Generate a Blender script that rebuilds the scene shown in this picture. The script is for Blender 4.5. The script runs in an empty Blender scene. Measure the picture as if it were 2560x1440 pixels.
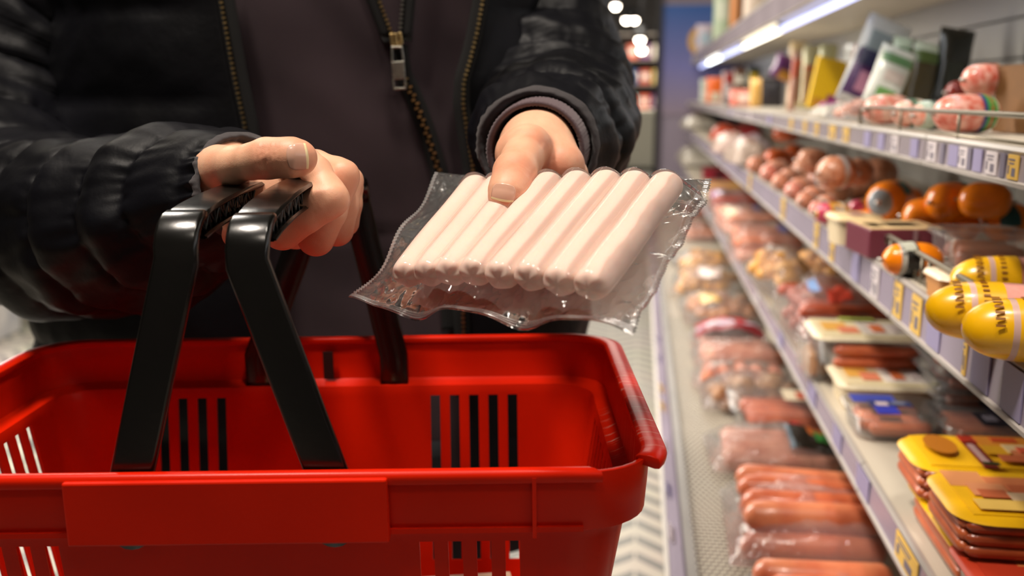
import bpy, bmesh, math, random
import numpy as np
from mathutils import Vector, Matrix, noise

# ------------------------------------------------------------------ scene basics
C = bpy.context.scene.collection
SC = bpy.context.scene
rnd = random.Random(7)
F_PX = 2400.0                       # focal length in pixels of the 2560 px wide frame
PITCH = math.atan(483.0 / F_PX)     # camera looks slightly down
YAW = math.radians(7.45)            # camera heading is turned left of the aisle (+Y)
HC = 1.07                           # height of the camera above the floor
CP, SP = math.cos(PITCH), math.sin(PITCH)
CT, ST = math.cos(YAW), math.sin(YAW)

cam_d = bpy.data.cameras.new('camera')
cam = bpy.data.objects.new('camera', cam_d)
C.objects.link(cam)
cam_d.sensor_width = 36.0
cam_d.lens = 36.0 * F_PX / 2560.0
cam_d.clip_start = 0.02
cam.location = (0, 0, HC)
cam.rotation_euler = (math.pi / 2 - PITCH, 0, YAW)
cam_d.dof.use_dof = True
cam_d.dof.focus_distance = 0.60
cam_d.dof.aperture_fstop = 5.0
cam_d.dof.aperture_blades = 0
SC.camera = cam

SC.view_settings.view_transform = 'Standard'
SC.view_settings.look = 'None'
SC.view_settings.gamma = 1.0
SC.view_settings.use_curve_mapping = False
SC.view_settings.exposure = 0.0

world = bpy.data.worlds.new('store_air')
SC.world = world
world.use_nodes = True
world.node_tree.nodes['Background'].inputs[0].default_value = (0.9, 0.85, 0.8, 1)
world.node_tree.nodes['Background'].inputs[1].default_value = 0.05


def W(v):
    """camera-heading frame (right, forward, up from the camera) -> world"""
    return Vector((v[0] * CT - v[1] * ST, v[0] * ST + v[1] * CT, HC + v[2]))


def P(px, py, D):
    """a point seen at pixel (px, py) at camera depth D, in the camera-heading frame"""
    x = (px - 1280.0) / F_PX * D
    y = (720.0 - py) / F_PX * D
    return Vector((x, D * CP + y * SP, -D * SP + y * CP))


def area(name, loc, target, size, power, col, size_y=None, spread=None):
    l = bpy.data.lights.new(name, 'AREA')
    l.energy = power
    l.color = col
    l.size = size
    if size_y:
        l.shape = 'RECTANGLE'
        l.size_y = size_y
    if spread:
        l.spread = math.radians(spread)
    o = bpy.data.objects.new(name, l)
    C.objects.link(o)
    o.location = loc
    d = Vector(target) - Vector(loc)
    o.rotation_euler = d.to_track_quat('-Z', 'Y').to_euler()
    return o


# ceiling lamps over the aisle (warm) and the tubes of the cooler (cool white), plus one added fill for the shelf goods
area('ceiling_lamp_light', W((-0.70, 0.42, 1.95)), W((-0.15, 0.62, -0.1)), 0.28, 55, (1.0, 0.89, 0.77))
area('ceiling_lamp_light', W((0.20, 0.25, 1.95)), W((0.0, 0.6, -0.1)), 0.28, 24, (1.0, 0.89, 0.77))
area('aisle_and_fill_light', (-1.2, 3.4, 3.1), (-0.8, 3.4, 0), 1.2, 14, (1.0, 0.88, 0.72))
area('aisle_and_fill_light', (-0.5, 5.6, 3.1), (-0.3, 5.6, 0), 1.0, 30, (1.0, 0.88, 0.74))
area('aisle_and_fill_light', (-0.5, 9.5, 3.1), (-0.5, 9.5, 0), 2.0, 160, (1.0, 0.92, 0.8))
area('aisle_and_fill_light', (-0.3, 15.5, 3.1), (0.1, 16.5, 0), 2.0, 320, (1.0, 0.92, 0.8))
area('aisle_and_fill_light', (-2.6, 3.4, 3.1), (-2.6, 3.6, 0), 1.2, 45, (1.0, 0.86, 0.66))
area('cooler_tube_light', (0.38, 3.2, HC + 0.160), (0.34, 3.2, 0), 0.04, 10, (1.0, 0.97, 0.93), 6.0)
area('aisle_and_fill_light', (-2.3, 2.9, 2.30), (0.42, 2.2, 0.85), 0.5, 185, (1.0, 0.92, 0.83), 3.0)  # added low side fill, no real fixture: lightens the goods deep in the shelves
area('ceiling_lamp_light', W((-0.25, -0.75, 2.0)), W((-0.05, 0.6, -0.1)), 0.20, 7, (1.0, 0.88, 0.74))


# ------------------------------------------------------------------ materials
def lin(c):
    if isinstance(c, str):
        c = c.lstrip('#')
        c = [int(c[i:i + 2], 16) / 255 for i in (0, 2, 4)]
    return [x / 12.92 if x <= 0.04045 else ((x + 0.055) / 1.055) ** 2.4 for x in c[:3]]


def mat(name, col, rough=0.5, metal=0.0, spec=0.5, var=None, bump=None, sheen=0.0, coat=0.0, sss=0.0, emit=0.0, col2=None, coords='Object', alpha=1.0):
    """var = (noise scale, amount); bump = (noise scale, strength, distance); col2 = second colour mixed by the noise"""
    m = bpy.data.materials.new(name)
    m.use_nodes = True
    nt = m.node_tree
    b = nt.nodes['Principled BSDF']
    c = lin(col)
    b.inputs['Base Color'].default_value = (*c, 1)
    b.inputs['Roughness'].default_value = rough
    b.inputs['Metallic'].default_value = metal
    b.inputs['Specular IOR Level'].default_value = spec
    b.inputs['Alpha'].default_value = alpha
    if sheen:
        b.inputs['Sheen Weight'].default_value = sheen
        b.inputs['Sheen Roughness'].default_value = 0.5
    if coat:
        b.inputs['Coat Weight'].default_value = coat
        b.inputs['Coat Roughness'].default_value = 0.12
    if sss:
        b.inputs['Subsurface Weight'].default_value = sss
        b.inputs['Subsurface Radius'].default_value = (1.0, 0.35, 0.2)
        b.inputs['Subsurface Scale'].default_value = 0.006
    if emit:
        b.inputs['Emission Color'].default_value = (*c, 1)
        b.inputs['Emission Strength'].default_value = emit
    tc = nt.nodes.new('ShaderNodeTexCoord')
    if var or col2:
        sc, amt = var or (6.0, 1.0)
        n = nt.nodes.new('ShaderNodeTexNoise')
        n.inputs['Scale'].default_value = sc
        n.inputs['Detail'].default_value = 3
        nt.links.new(tc.outputs[coords], n.inputs['Vector'])
        r = nt.nodes.new('ShaderNodeMapRange')
        r.inputs[1].default_value = 0.35
        r.inputs[2].default_value = 0.65
        nt.links.new(n.outputs['Fac'], r.inputs[0])
        mx = nt.nodes.new('ShaderNodeMix')
        mx.data_type = 'RGBA'
        c2 = lin(col2) if col2 else [x * (1 - amt) for x in c]
        mx.inputs[6].default_value = (*c, 1)
        mx.inputs[7].default_value = (*c2, 1)
        nt.links.new(r.outputs[0], mx.inputs[0])
        nt.links.new(mx.outputs[2], b.inputs['Base Color'])
    if bump:
        n2 = nt.nodes.new('ShaderNodeTexNoise')
        n2.inputs['Scale'].default_value = bump[0]
        n2.inputs['Detail'].default_value = 4
        nt.links.new(tc.outputs[coords], n2.inputs['Vector'])
        bp = nt.nodes.new('ShaderNodeBump')
        bp.inputs['Strength'].default_value = bump[1]
        bp.inputs['Distance'].default_value = bump[2]
        nt.links.new(n2.outputs['Fac'], bp.inputs['Height'])
        nt.links.new(bp.outputs['Normal'], b.inputs['Normal'])
    return m


def film_mat(name, tint=(1, 1, 1), haze=0.05, rough=0.08, gloss=1.0, bump=(60, 0.5, 0.002), coords='Object'):
    """clear plastic film: see-through, glossy, slightly milky"""
    m = bpy.data.materials.new(name)
    m.use_nodes = True
    nt = m.node_tree
    nt.nodes.clear()
    out = nt.nodes.new('ShaderNodeOutputMaterial')
    tr = nt.nodes.new('ShaderNodeBsdfTransparent')
    tr.inputs[0].default_value = (*tint, 1)
    df = nt.nodes.new('ShaderNodeBsdfDiffuse')
    df.inputs[0].default_value = (0.85, 0.83, 0.82, 1)
    gl = nt.nodes.new('ShaderNodeBsdfGlossy')
    gl.inputs['Roughness'].default_value = rough
    m1 = nt.nodes.new('ShaderNodeMixShader')
    m1.inputs[0].default_value = haze
    nt.links.new(tr.outputs[0], m1.inputs[1])
    nt.links.new(df.outputs[0], m1.inputs[2])
    fr = nt.nodes.new('ShaderNodeFresnel')
    fr.inputs[0].default_value = 1.5
    mul = nt.nodes.new('ShaderNodeMath')
    mul.operation = 'MULTIPLY'
    mul.inputs[1].default_value = gloss
    mul.use_clamp = True
    nt.links.new(fr.outputs[0], mul.inputs[0])
    m2 = nt.nodes.new('ShaderNodeMixShader')
    nt.links.new(mul.outputs[0], m2.inputs[0])
    nt.links.new(m1.outputs[0], m2.inputs[1])
    nt.links.new(gl.outputs[0], m2.inputs[2])
    nt.links.new(m2.outputs[0], out.inputs[0])
    if bump:
        tc = nt.nodes.new('ShaderNodeTexCoord')
        n2 = nt.nodes.new('ShaderNodeTexNoise')
        n2.inputs['Scale'].default_value = bump[0]
        n2.inputs['Detail'].default_value = 3
        n2.inputs['Distortion'].default_value = 0.6
        nt.links.new(tc.outputs[coords], n2.inputs['Vector'])
        bp = nt.nodes.new('ShaderNodeBump')
        bp.inputs['Strength'].default_value = bump[1]
        bp.inputs['Distance'].default_value = bump[2]
        nt.links.new(n2.outputs['Fac'], bp.inputs['Height'])
        nt.links.new(bp.outputs['Normal'], gl.inputs['Normal'])
        nt.links.new(bp.outputs['Normal'], fr.inputs['Normal'])
    return m


# ------------------------------------------------------------------ object helpers
def empty(name, label=None, cat=None, loc=(0, 0, 0), rotz=0.0, group=None):
    o = bpy.data.objects.new(name, None)
    o.empty_display_size = 0.05
    C.objects.link(o)
    o.location = loc
    o.rotation_euler = (0, 0, rotz)
    tag(o, label, cat, group)
    return o


def tag(o, label=None, cat=None, group=None, kind=None):
    if label:
        o['label'] = label
    if cat:
        o['category'] = cat
    if group:
        o['group'] = group
    if kind:
        o['kind'] = kind
    return o


def mk(name, verts, faces, mats, parent=None, smooth=True, mi=None, loc=None):
    me = bpy.data.meshes.new(name)
    me.from_pydata([tuple(v) for v in verts], [], faces)
    if not isinstance(mats, (list, tuple)):
        mats = [mats]
    for m in mats:
        me.materials.append(m)
    if mi is not None:
        me.polygons.foreach_set('material_index', np.asarray(mi, dtype=np.int32))
    if smooth:
        me.polygons.foreach_set('use_smooth', np.ones(len(me.polygons), dtype=bool))
    me.update()
    o = bpy.data.objects.new(name, me)
    C.objects.link(o)
    if parent:
        o.parent = parent
    if loc is not None:
        o.location = loc
    return o


def mod(o, typ, **kw):
    m = o.modifiers.new(typ.lower(), typ)
    for k, v in kw.items():
        setattr(m, k, v)
    return m


class MB:
    """collects simple pieces into one mesh"""
    def __init__(self):
        self.v, self.f, self.mi, self.sm = [], [], [], []

    def add(self, vs, fs, mi=0):
        n = len(self.v)
        self.v += [tuple(x) for x in vs]
        self.f += [tuple(i + n for i in f) for f in fs]
        self.mi += [mi] * len(fs)
        return self

    def box(self, c, s, mi=0, M=None):
        x, y, z = s[0] / 2, s[1] / 2, s[2] / 2
        vs = [Vector((sx * x, sy * y, sz * z)) for sx in (-1, 1) for sy in (-1, 1) for sz in (-1, 1)]
        if M is not None:
            vs = [M @ v for v in vs]
        c = Vector(c)
        vs = [v + c for v in vs]
        return self.add(vs, [(0, 1, 3, 2), (4, 6, 7, 5), (0, 4, 5, 1), (2, 3, 7, 6), (0, 2, 6, 4), (1, 5, 7, 3)], mi)

    def tube(self, pts, r, n=8, mi=0, cap=True):
        vs, fs = tube_geo(pts, r if isinstance(r, (list, tuple)) else [r] * len(pts), n, cap)
        return self.add(vs, fs, mi)

    def grid(self, fn, nu, nv, mi=0, closed_u=False):
        vs = [fn(i / nu, j / nv) for j in range(nv + 1) for i in range(nu + (0 if closed_u else 1))]
        w = nu if closed_u else nu + 1
        fs = []
        for j in range(nv):
            for i in range(nu):
                a, b = i, (i + 1) % w if closed_u else i + 1
                fs.append((j * w + a, j * w + b, (j + 1) * w + b, (j + 1) * w + a))
        return self.add(vs, fs, mi)

    def build(self, name, mats, parent=None, smooth=True, loc=None):
        return mk(name, self.v, self.f, mats, parent, smooth, self.mi if isinstance(mats, (list, tuple)) else None, loc)


def frames(pts, up=None):
    pts = [Vector(p) for p in pts]
    n = len(pts)
    T = []
    for i in range(n):
        a = pts[max(i - 1, 0)]
        b = pts[min(i + 1, n - 1)]
        T.append((b - a).normalized())
    u = Vector(up) if up else (Vector((0, 0, 1)) if abs(T[0].z) < 0.9 else Vector((1, 0, 0)))
    out = []
    for t in T:
        u = (u - t * u.dot(t))
        if u.length < 1e-6:
            u = t.orthogonal()
        u.normalize()
        out.append((t, u.copy(), t.cross(u)))
    return pts, out


def tube_geo(pts, rs, n=8, cap=True):
    pts, fr = frames(pts)
    vs, fs = [], []
    for p, (t, u, w), r in zip(pts, fr, rs):
        for k in range(n):
            a = 2 * math.pi * k / n
            vs.append(p + (u * math.cos(a) + w * math.sin(a)) * r)
    m = len(pts)
    for j in range(m - 1):
        for k in range(n):
            k2 = (k + 1) % n
            fs.append((j * n + k, j * n + k2, (j + 1) * n + k2, (j + 1) * n + k))
    if cap:
        fs.append(tuple(range(n))[::-1])
        fs.append(tuple((m - 1) * n + k for k in range(n)))
    return vs, fs


def catmull(pts, n=8):
    pts = [Vector(p) for p in pts]
    ext = [pts[0] * 2 - pts[1]] + pts + [pts[-1] * 2 - pts[-2]]
    out = []
    for i in range(1, len(ext) - 2):
        p0, p1, p2, p3 = ext[i - 1], ext[i], ext[i + 1], ext[i + 2]
        for k in range(n):
            t = k / n
            out.append(0.5 * ((2 * p1) + (p2 - p0) * t + (2 * p0 - 5 * p1 + 4 * p2 - p3) * t * t + (3 * p1 - p0 - 3 * p2 + p3) * t ** 3))
    out.append(pts[-1])
    return out


def lerp(a, b, t):
    return a + (b - a) * t


def copy_tree(o, parent=None):
    c = o.copy()
    C.objects.link(c)
    if parent:
        c.parent = parent
    for ch in list(o.children):
        copy_tree(ch, c)
    return c
# ------------------------------------------------------------------ red shopping basket
def noisy_plastic(name, col, rough):
    m = mat(name, col, rough=rough, spec=0.13, var=(9, 0.14), bump=(400, 0.06, 0.0006))
    # pale scuffs worn into one end of the collar
    nt = m.node_tree
    b = nt.nodes['Principled BSDF']
    old = b.inputs['Base Color'].links[0].from_socket
    tc = nt.nodes.new('ShaderNodeTexCoord')
    mp = nt.nodes.new('ShaderNodeMapping')
    mp.inputs['Scale'].default_value = (30, 260, 9)
    mp.inputs['Rotation'].default_value = (0.25, 0, 0)
    nt.links.new(tc.outputs['Object'], mp.inputs[0])
    n = nt.nodes.new('ShaderNodeTexNoise')
    n.inputs['Detail'].default_value = 2
    n.inputs['Scale'].default_value = 1.0
    nt.links.new(mp.outputs[0], n.inputs['Vector'])
    sp = nt.nodes.new('ShaderNodeSeparateXYZ')
    nt.links.new(tc.outputs['Object'], sp.inputs[0])
    def rng(sock, lo, hi):
        r = nt.nodes.new('ShaderNodeMapRange')
        r.inputs[1].default_value, r.inputs[2].default_value = lo, hi
        nt.links.new(sock, r.inputs[0])
        return r.outputs[0]
    def mul(a_, b_):
        q = nt.nodes.new('ShaderNodeMath')
        q.operation = 'MULTIPLY'
        nt.links.new(a_, q.inputs[0])
        nt.links.new(b_, q.inputs[1])
        return q.outputs[0]
    msk = mul(mul(rng(n.outputs['Fac'], 0.56, 0.72), rng(sp.outputs[0], 0.221, 0.227)), mul(rng(sp.outputs[1], 0.07, 0.0), rng(sp.outputs[1], -0.13, -0.08)))
    mx = nt.nodes.new('ShaderNodeMix')
    mx.data_type = 'RGBA'
    nt.links.new(msk, mx.inputs[0])
    nt.links.new(old, mx.inputs[6])
    mx.inputs[7].default_value = (*lin('#e0a090'), 1)
    nt.links.new(mx.outputs[2], b.inputs['Base Color'])
    return m


M_RED = noisy_plastic('red_plastic', '#d21f05', 0.30)
M_BLACKP = mat('black_plastic', '#0e0d0b', rough=0.22, spec=0.5, var=(30, 0.3), bump=(160, 0.12, 0.0006))

BC = Vector((-0.153, 0.643, -0.204))       # centre of the rim, camera-heading frame
BDEPTH = 0.225
basket = empty('shopping_basket', 'bright red plastic shopping basket with two black handles held by the person', 'basket',
               W(BC + Vector((0, 0, -BDEPTH))), YAW)
basket.rotation_euler = (0, -0.0135, YAW)


def rr_loop(hw, hd, rad, cols_x, cols_y, nc=8):
    """rounded rectangle, anticlockwise from the front left; cols_* are positions along the straight runs (in units of the half run)"""
    pts = []
    sx, sy = hw - rad, hd - rad
    for c in cols_x:
        pts.append((c * sx if abs(c) > 0.999 else c * 0.205, -hd))
    for k in range(1, nc):
        a = -math.pi / 2 + math.pi / 2 * k / nc
        pts.append((sx + rad * math.cos(a), -sy + rad * math.sin(a)))
    for c in cols_y:
        pts.append((hw, c * sy if abs(c) > 0.999 else c * 0.11))
    for k in range(1, nc):
        a = math.pi / 2 * k / nc
        pts.append((sx + rad * math.cos(a), sy + rad * math.sin(a)))
    for c in cols_x[::-1]:
        pts.append((c * sx if abs(c) > 0.999 else c * 0.205, hd))
    for k in range(1, nc):
        a = math.pi / 2 + math.pi / 2 * k / nc
        pts.append((-sx + rad * math.cos(a), sy + rad * math.sin(a)))
    for c in cols_y[::-1]:
        pts.append((-hw, c * sy if abs(c) > 0.999 else c * 0.11))
    for k in range(1, nc):
        a = math.pi + math.pi / 2 * k / nc
        pts.append((-sx + rad * math.cos(a), -sy + rad * math.sin(a)))
    return pts


def slot_cols(centres, half, width, run):
    """column positions with slot flags: list of (pos, flag of the cell that starts here)"""
    edges = [-1.0]
    flag = []
    for c in centres:
        edges += [(c - width / 2) / run, (c + width / 2) / run]
        flag += [0, 1]
    edges.append(1.0)
    flag.append(0)
    return edges, flag


pitch, sw = 0.0168, 0.0082
grp = [0.0905 + 0.0163 * i for i in range(5)]
cx = sorted([-c for c in grp] + grp)
colx, flx = slot_cols(cx, 0, sw, 0.205)
flfront = [0 if k in (9, 11) else f_ for k, f_ in enumerate(flx)]   # the front has one slot less on each side of the plate
cy = [pitch * (i - 4) for i in range(9)]
coly, fly = slot_cols(cy, 0, sw, 0.11)
NC = 8
flags = flfront + [0] * NC + fly + [0] * NC + flx[::-1] + [0] * NC + fly[::-1] + [0] * NC
# rows: (z, half width, half depth, corner radius)
ROWS = [(0.000, 0.2335, 0.1475, 0.036), (-0.017, 0.2325, 0.1465, 0.036), (-0.0335, 0.2315, 0.1455, 0.036),
        (-0.0365, 0.2255, 0.1395, 0.034), (-0.0375, 0.2215, 0.1355, 0.032), (-0.046, 0.220, 0.134, 0.032),
        (-0.186, 0.198, 0.113, 0.030), (-0.212, 0.1935, 0.109, 0.030), (-0.2225, 0.186, 0.102, 0.027)]
SLOT_ROW = 5
verts, faces = [], []
rowi = []
for z, hw, hd, rad in ROWS:
    loop = rr_loop(hw, hd, rad, colx, coly, NC)
    rowi.append(len(verts))
    verts += [(x, y, z + BDEPTH) for x, y in loop]
nl = len(loop)
for r in range(len(ROWS) - 1):
    for k in range(nl):
        if r == SLOT_ROW and flags[k]:
            continue
        k2 = (k + 1) % nl
        faces.append((rowi[r] + k, rowi[r + 1] + k, rowi[r + 1] + k2, rowi[r] + k2))
faces.append(tuple(rowi[-1] + k for k in range(nl))[::-1])
shell = mk('basket_body', verts, faces, M_RED, basket, smooth=True)
mod(shell, 'SOLIDIFY', thickness=0.0026, offset=1.0)
mod(shell, 'BEVEL', width=0.0007, segments=2, limit_method='ANGLE', angle_limit=math.radians(35))
shell.data.shade_smooth()

# rim: a broad flange round both ends and the back, a rolled bead along the front; bare wall at the front corners
colr = [-1 + 2 * i / 10 for i in range(11)]
SEC = [(-0.0024, -0.0024, -0.003, -0.002), (-0.0022, -0.0022, 0.0012, -0.002), (0.0005, 0.0004, 0.0024, 0.0), (0.006, 0.0028, 0.0024, 0.002), (0.0115, 0.0052, 0.0010, 0.004),
       (0.0125, 0.0058, -0.0012, 0.004), (0.0120, 0.0054, -0.0052, 0.004), (0.0095, 0.004, -0.0056, 0.004), (0.0002, 0.0002, -0.0030, 0.0)]


def rim_piece(name, i0, i1):
    rings = [[(x, y, z + BDEPTH) for x, y in rr_loop(0.2335 + ox, 0.1475 + oy, 0.036 + rad, colr, colr, NC)] for ox, oy, z, rad in SEC]
    nr = len(rings[0])
    ids = [(i0 + k) % nr for k in range((i1 - i0) % nr + 1)]
    vs = [rg[i] for rg in rings for i in ids]
    n, m = len(ids), len(rings)
    fs = [(j * n + k, j * n + k + 1, ((j + 1) % m) * n + k + 1, ((j + 1) % m) * n + k) for j in range(m) for k in range(n - 1)]
    fs += [tuple(j * n for j in range(m)), tuple(j * n + n - 1 for j in range(m))[::-1]]
    o = mk(name, vs, fs, M_RED, basket)
    mod(o, 'BEVEL', width=0.0006, segments=2, limit_method='ANGLE', angle_limit=math.radians(50))
    return o


n_side = 11 + NC - 1
rim_piece('rim_flange', 11 + 4, 4 * n_side - 4)
rim_piece('rim_bead', 0, 10)
for sgn in (-1, 1):
    MB().box((0, sgn * 0.1487, BDEPTH - 0.0335), (0.39, 0.003, 0.003)).build('collar_lip', M_RED, basket, smooth=False)
for x in (-0.168, 0.168):
    MB().box((x, -0.1505, BDEPTH - 0.0195), (0.0022, 0.006, 0.035)).build('rib', M_RED, basket, smooth=False)
    MB().box((x, 0.1505, BDEPTH - 0.0195), (0.0022, 0.006, 0.035)).build('rib', M_RED, basket, smooth=False)
# raised name plate on the front and on the back
for sgn in (-1, 1):
    o = MB().box((0.0005, sgn * 0.1522, BDEPTH - 0.019), (0.176, 0.0085, 0.037)).build('label_plate', M_RED, basket, smooth=False)
    mod(o, 'BEVEL', width=0.0012, segments=2)
# fan of curved stiffeners between the front slots, and a small catch slot in the back collar
MB().box((0.0, 0.1425, BDEPTH - 0.021), (0.0085, 0.0012, 0.024)).build('catch_slot', mat('slot_dark', '#1d0202', 0.6), basket, smooth=False)


def sweep_strap(pts, wvec, width, thick, ridge=0.0012):
    """flat strap along pts; width across wvec; slight ridge along the outer middle"""
    pts = [Vector(p) for p in pts]
    vs, fs = [], []
    n = len(pts)
    for i, p in enumerate(pts):
        t = (pts[min(i + 1, n - 1)] - pts[max(i - 1, 0)]).normalized()
        w = (wvec - t * wvec.dot(t)).normalized()
        nn = t.cross(w).normalized()
        h, q = width / 2, thick / 2
        b = 0.0016
        ring = [(-h + b, -q), (-h, -q + b), (-h, q - b), (-h + b, q), (-b * 0.6, q + ridge), (b * 0.6, q + ridge), (h - b, q), (h, q - b), (h, -q + b), (h - b, -q)]
        vs += [p + w * a + nn * c for a, c in ring]
    m = 10
    for i in range(n - 1):
        for k in range(m):
            k2 = (k + 1) % m
            fs.append((i * m + k, i * m + k2, (i + 1) * m + k2, (i + 1) * m + k))
    fs.append(tuple(range(m))[::-1])
    fs.append(tuple((n - 1) * m + k for k in range(m)))
    return vs, fs


def handle(xp, xf, xm, zf, zm):
    """hoop from the front wall over the top to the back wall; xp pivots, xf/xm x of the grip at its front and middle, zf/zm its heights"""
    zf, zm = zf + BDEPTH, zm + BDEPTH
    xb = 2 * xm - xf
    R = 0.022
    yf = 0.116
    N = 18
    top = []
    for i in range(N + 1):
        t = i / N
        q = 4 * t * (1 - t)
        top.append(Vector((lerp(xf, xb, t), lerp(-yf, yf, t), lerp(zf, zm, q ** 0.8))))
    g = MB()
    vs, fs = sweep_strap(top, Vector((1, 0, 0)), 0.0240, 0.0034, 0.0002)
    g.add(vs, fs)
    o = g.build('handle', M_BLACKP, basket, smooth=False)
    o.data.shade_smooth()
    mod(o, 'BEVEL', width=0.0005, segments=2, limit_method='ANGLE', angle_limit=math.radians(40))
    dn = Vector((0, 0, -0.0125))
    vs, fs = sweep_strap([p + dn for p in top], Vector((1, 0, 0)), 0.0215, 0.0022, 0.0)
    MB().add(vs, fs).build('grip_underside', M_BLACKP, o, smooth=False)
    vs, fs = sweep_strap([p + dn * 0.5 for p in top], Vector((1, 0, 0)), 0.012, 0.0105, 0.0)
    MB().add(vs, fs).build('grip_core', M_BLACKP, o, smooth=False)
    for e in (-1, 1):
        g0 = top[0] if e < 0 else top[-1]
        xe = xf if e < 0 else xb
        p0 = Vector((xp, e * 0.1405, BDEPTH - 0.034))
        p1 = Vector((xp, e * 0.1400, BDEPTH - 0.012))
        le = Vector((xe, e * (yf + R), zf - R))
        path = [p0] + [lerp(p1, le, t) for t in (0, 0.25, 0.5, 0.75, 1.0)]
        for a_ in (18, 36, 54, 72, 90):
            r = math.radians(a_)
            path.append(Vector((xe, e * (yf + R * math.cos(r)), zf - R + R * math.sin(r))))
        vs, fs = sweep_strap(path, Vector((-e, 0, 0)), 0.0238, 0.0062)
        lg = MB().add(vs, fs).build('handle_leg', M_BLACKP, o, smooth=False)
        lg.data.shade_smooth()
        mod(lg, 'BEVEL', width=0.0006, segments=2, limit_method='ANGLE', angle_limit=math.radians(40))
        MB().tube([(xp, e * 0.1435, BDEPTH - 0.034), (xp, e * 0.1375, BDEPTH - 0.034)], 0.0118, 18).build('hinge_foot', M_BLACKP, o)
    z = MB()
    M2 = 30
    def tp(t):
        q = 4 * t * (1 - t)
        return Vector((lerp(xf, xb, t), lerp(-yf, yf, t), lerp(zf, zm, q ** 0.8) - 0.0020))
    for i in range(M2):
        a, b2 = tp(i / M2), tp((i + 1) / M2)
        dz = Vector((0, 0, -0.0094))
        for sx in (-1, 1):
            off = Vector((sx * 0.0066, 0, 0))
            z.tube([a + off, b2 + dz + off] if i % 2 == 0 else [a + dz + off, b2 + off], 0.0005, 4)
            z.tube([a + off, a + dz + off], 0.0004, 4)
    zo = z.build('truss_ribs', mat('worn_black_plastic', '#2a2825', 0.4), o, smooth=False)
    zo['kind'] = 'stuff'
    return o


hl = handle(-0.058, -0.0215, -0.0125, 0.1395, 0.1475)
hr = handle(0.056, 0.0165, 0.0235, 0.1375, 0.1490)

# flat carton lying in the basket
ct = empty('food_carton', 'pale printed food carton lying on the bottom of the red basket', 'carton',
           W(BC + Vector((0.075, 0.02, -BDEPTH + 0.004))), YAW + 0.12)
cb = MB().box((0, 0, 0.018), (0.17, 0.13, 0.036)).build('carton_body', mat('carton_beige', '#d9a766', 0.6, col2='#e8dcc8', var=(14, 1)), ct, smooth=False)
mod(cb, 'BEVEL', width=0.001, segments=2)
MB().box((0.055, -0.01, 0.0365), (0.05, 0.10, 0.0012)).build('printed_band', mat('carton_orange', '#d9671b', 0.5), ct, smooth=False)
# ------------------------------------------------------------------ person: hands by distance field, clothes as swept surfaces
PB = Vector((-0.20, 1.06, -HC))
person = empty('person', 'person in black puffer jacket and dark hoodie holding basket and packed sausages', 'person', W(PB), YAW)


class Field:
    def __init__(self):
        self.groups = []      # (list of (a, b, ra, rb), k inside)
        self.cuts = []
        self.k = 0.004

    def chain(self, pts, k=0.006):
        ps = [(np.array(P(*p[:3])), p[3]) for p in pts]
        self.groups.append(([(ps[i][0], ps[i + 1][0], ps[i][1], ps[i + 1][1]) for i in range(len(ps) - 1)], k))

    def crease(self, c, towards, amp=0.0006, w=0.0007, R=0.007):
        """skin fold across a finger at c; towards = a point further along the finger"""
        c, t = np.array(P(*c)), np.array(P(*towards))
        ax = (t - c) / np.linalg.norm(t - c)
        self.cuts.append((c, ax, amp, w, R))

    @staticmethod
    def cone(X, a, b, ra, rb):
        ba = b - a
        L = max(float(ba @ ba), 1e-12)
        d0 = X - a
        t = np.clip((d0 @ ba) / L, 0, 1)
        q = d0 - t[..., None] * ba
        return np.sqrt((q * q).sum(-1)) - (ra + (rb - ra) * t)

    @staticmethod
    def smin(a, b, k):
        h = np.clip(0.5 + 0.5 * (b - a) / k, 0, 1)
        return b + (a - b) * h - k * h * (1 - h)

    def __call__(self, X):
        tot = None
        for prims, k in self.groups:
            d = None
            for a, b, ra, rb in prims:
                e = self.cone(X, a, b, ra, rb)
                d = e if d is None else self.smin(d, e, k)
            tot = d if tot is None else self.smin(tot, d, self.k)
        for c, ax, amp, w, R in self.cuts:
            q = X - c
            r2 = (q * q).sum(-1)
            m = r2 < (2.2 * R) ** 2
            if m.any():
                qm = q[m]
                al = qm @ ax + 0.0006 * np.sin(qm[:, 0] * 900 + qm[:, 2] * 700)
                tot[m] = tot[m] + amp * np.exp(-(al / w) ** 2) * np.exp(-r2[m] / R ** 2)
        return tot

    def bounds(self, pad=0.006):
        pts, rr = [], []
        for prims, k in self.groups:
            for a, b, ra, rb in prims:
                pts += [a, b]
                rr += [ra, rb]
        pts, rr = np.array(pts), np.array(rr)[:, None]
        return (pts - rr).min(0) - pad, (pts + rr).max(0) + pad


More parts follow.
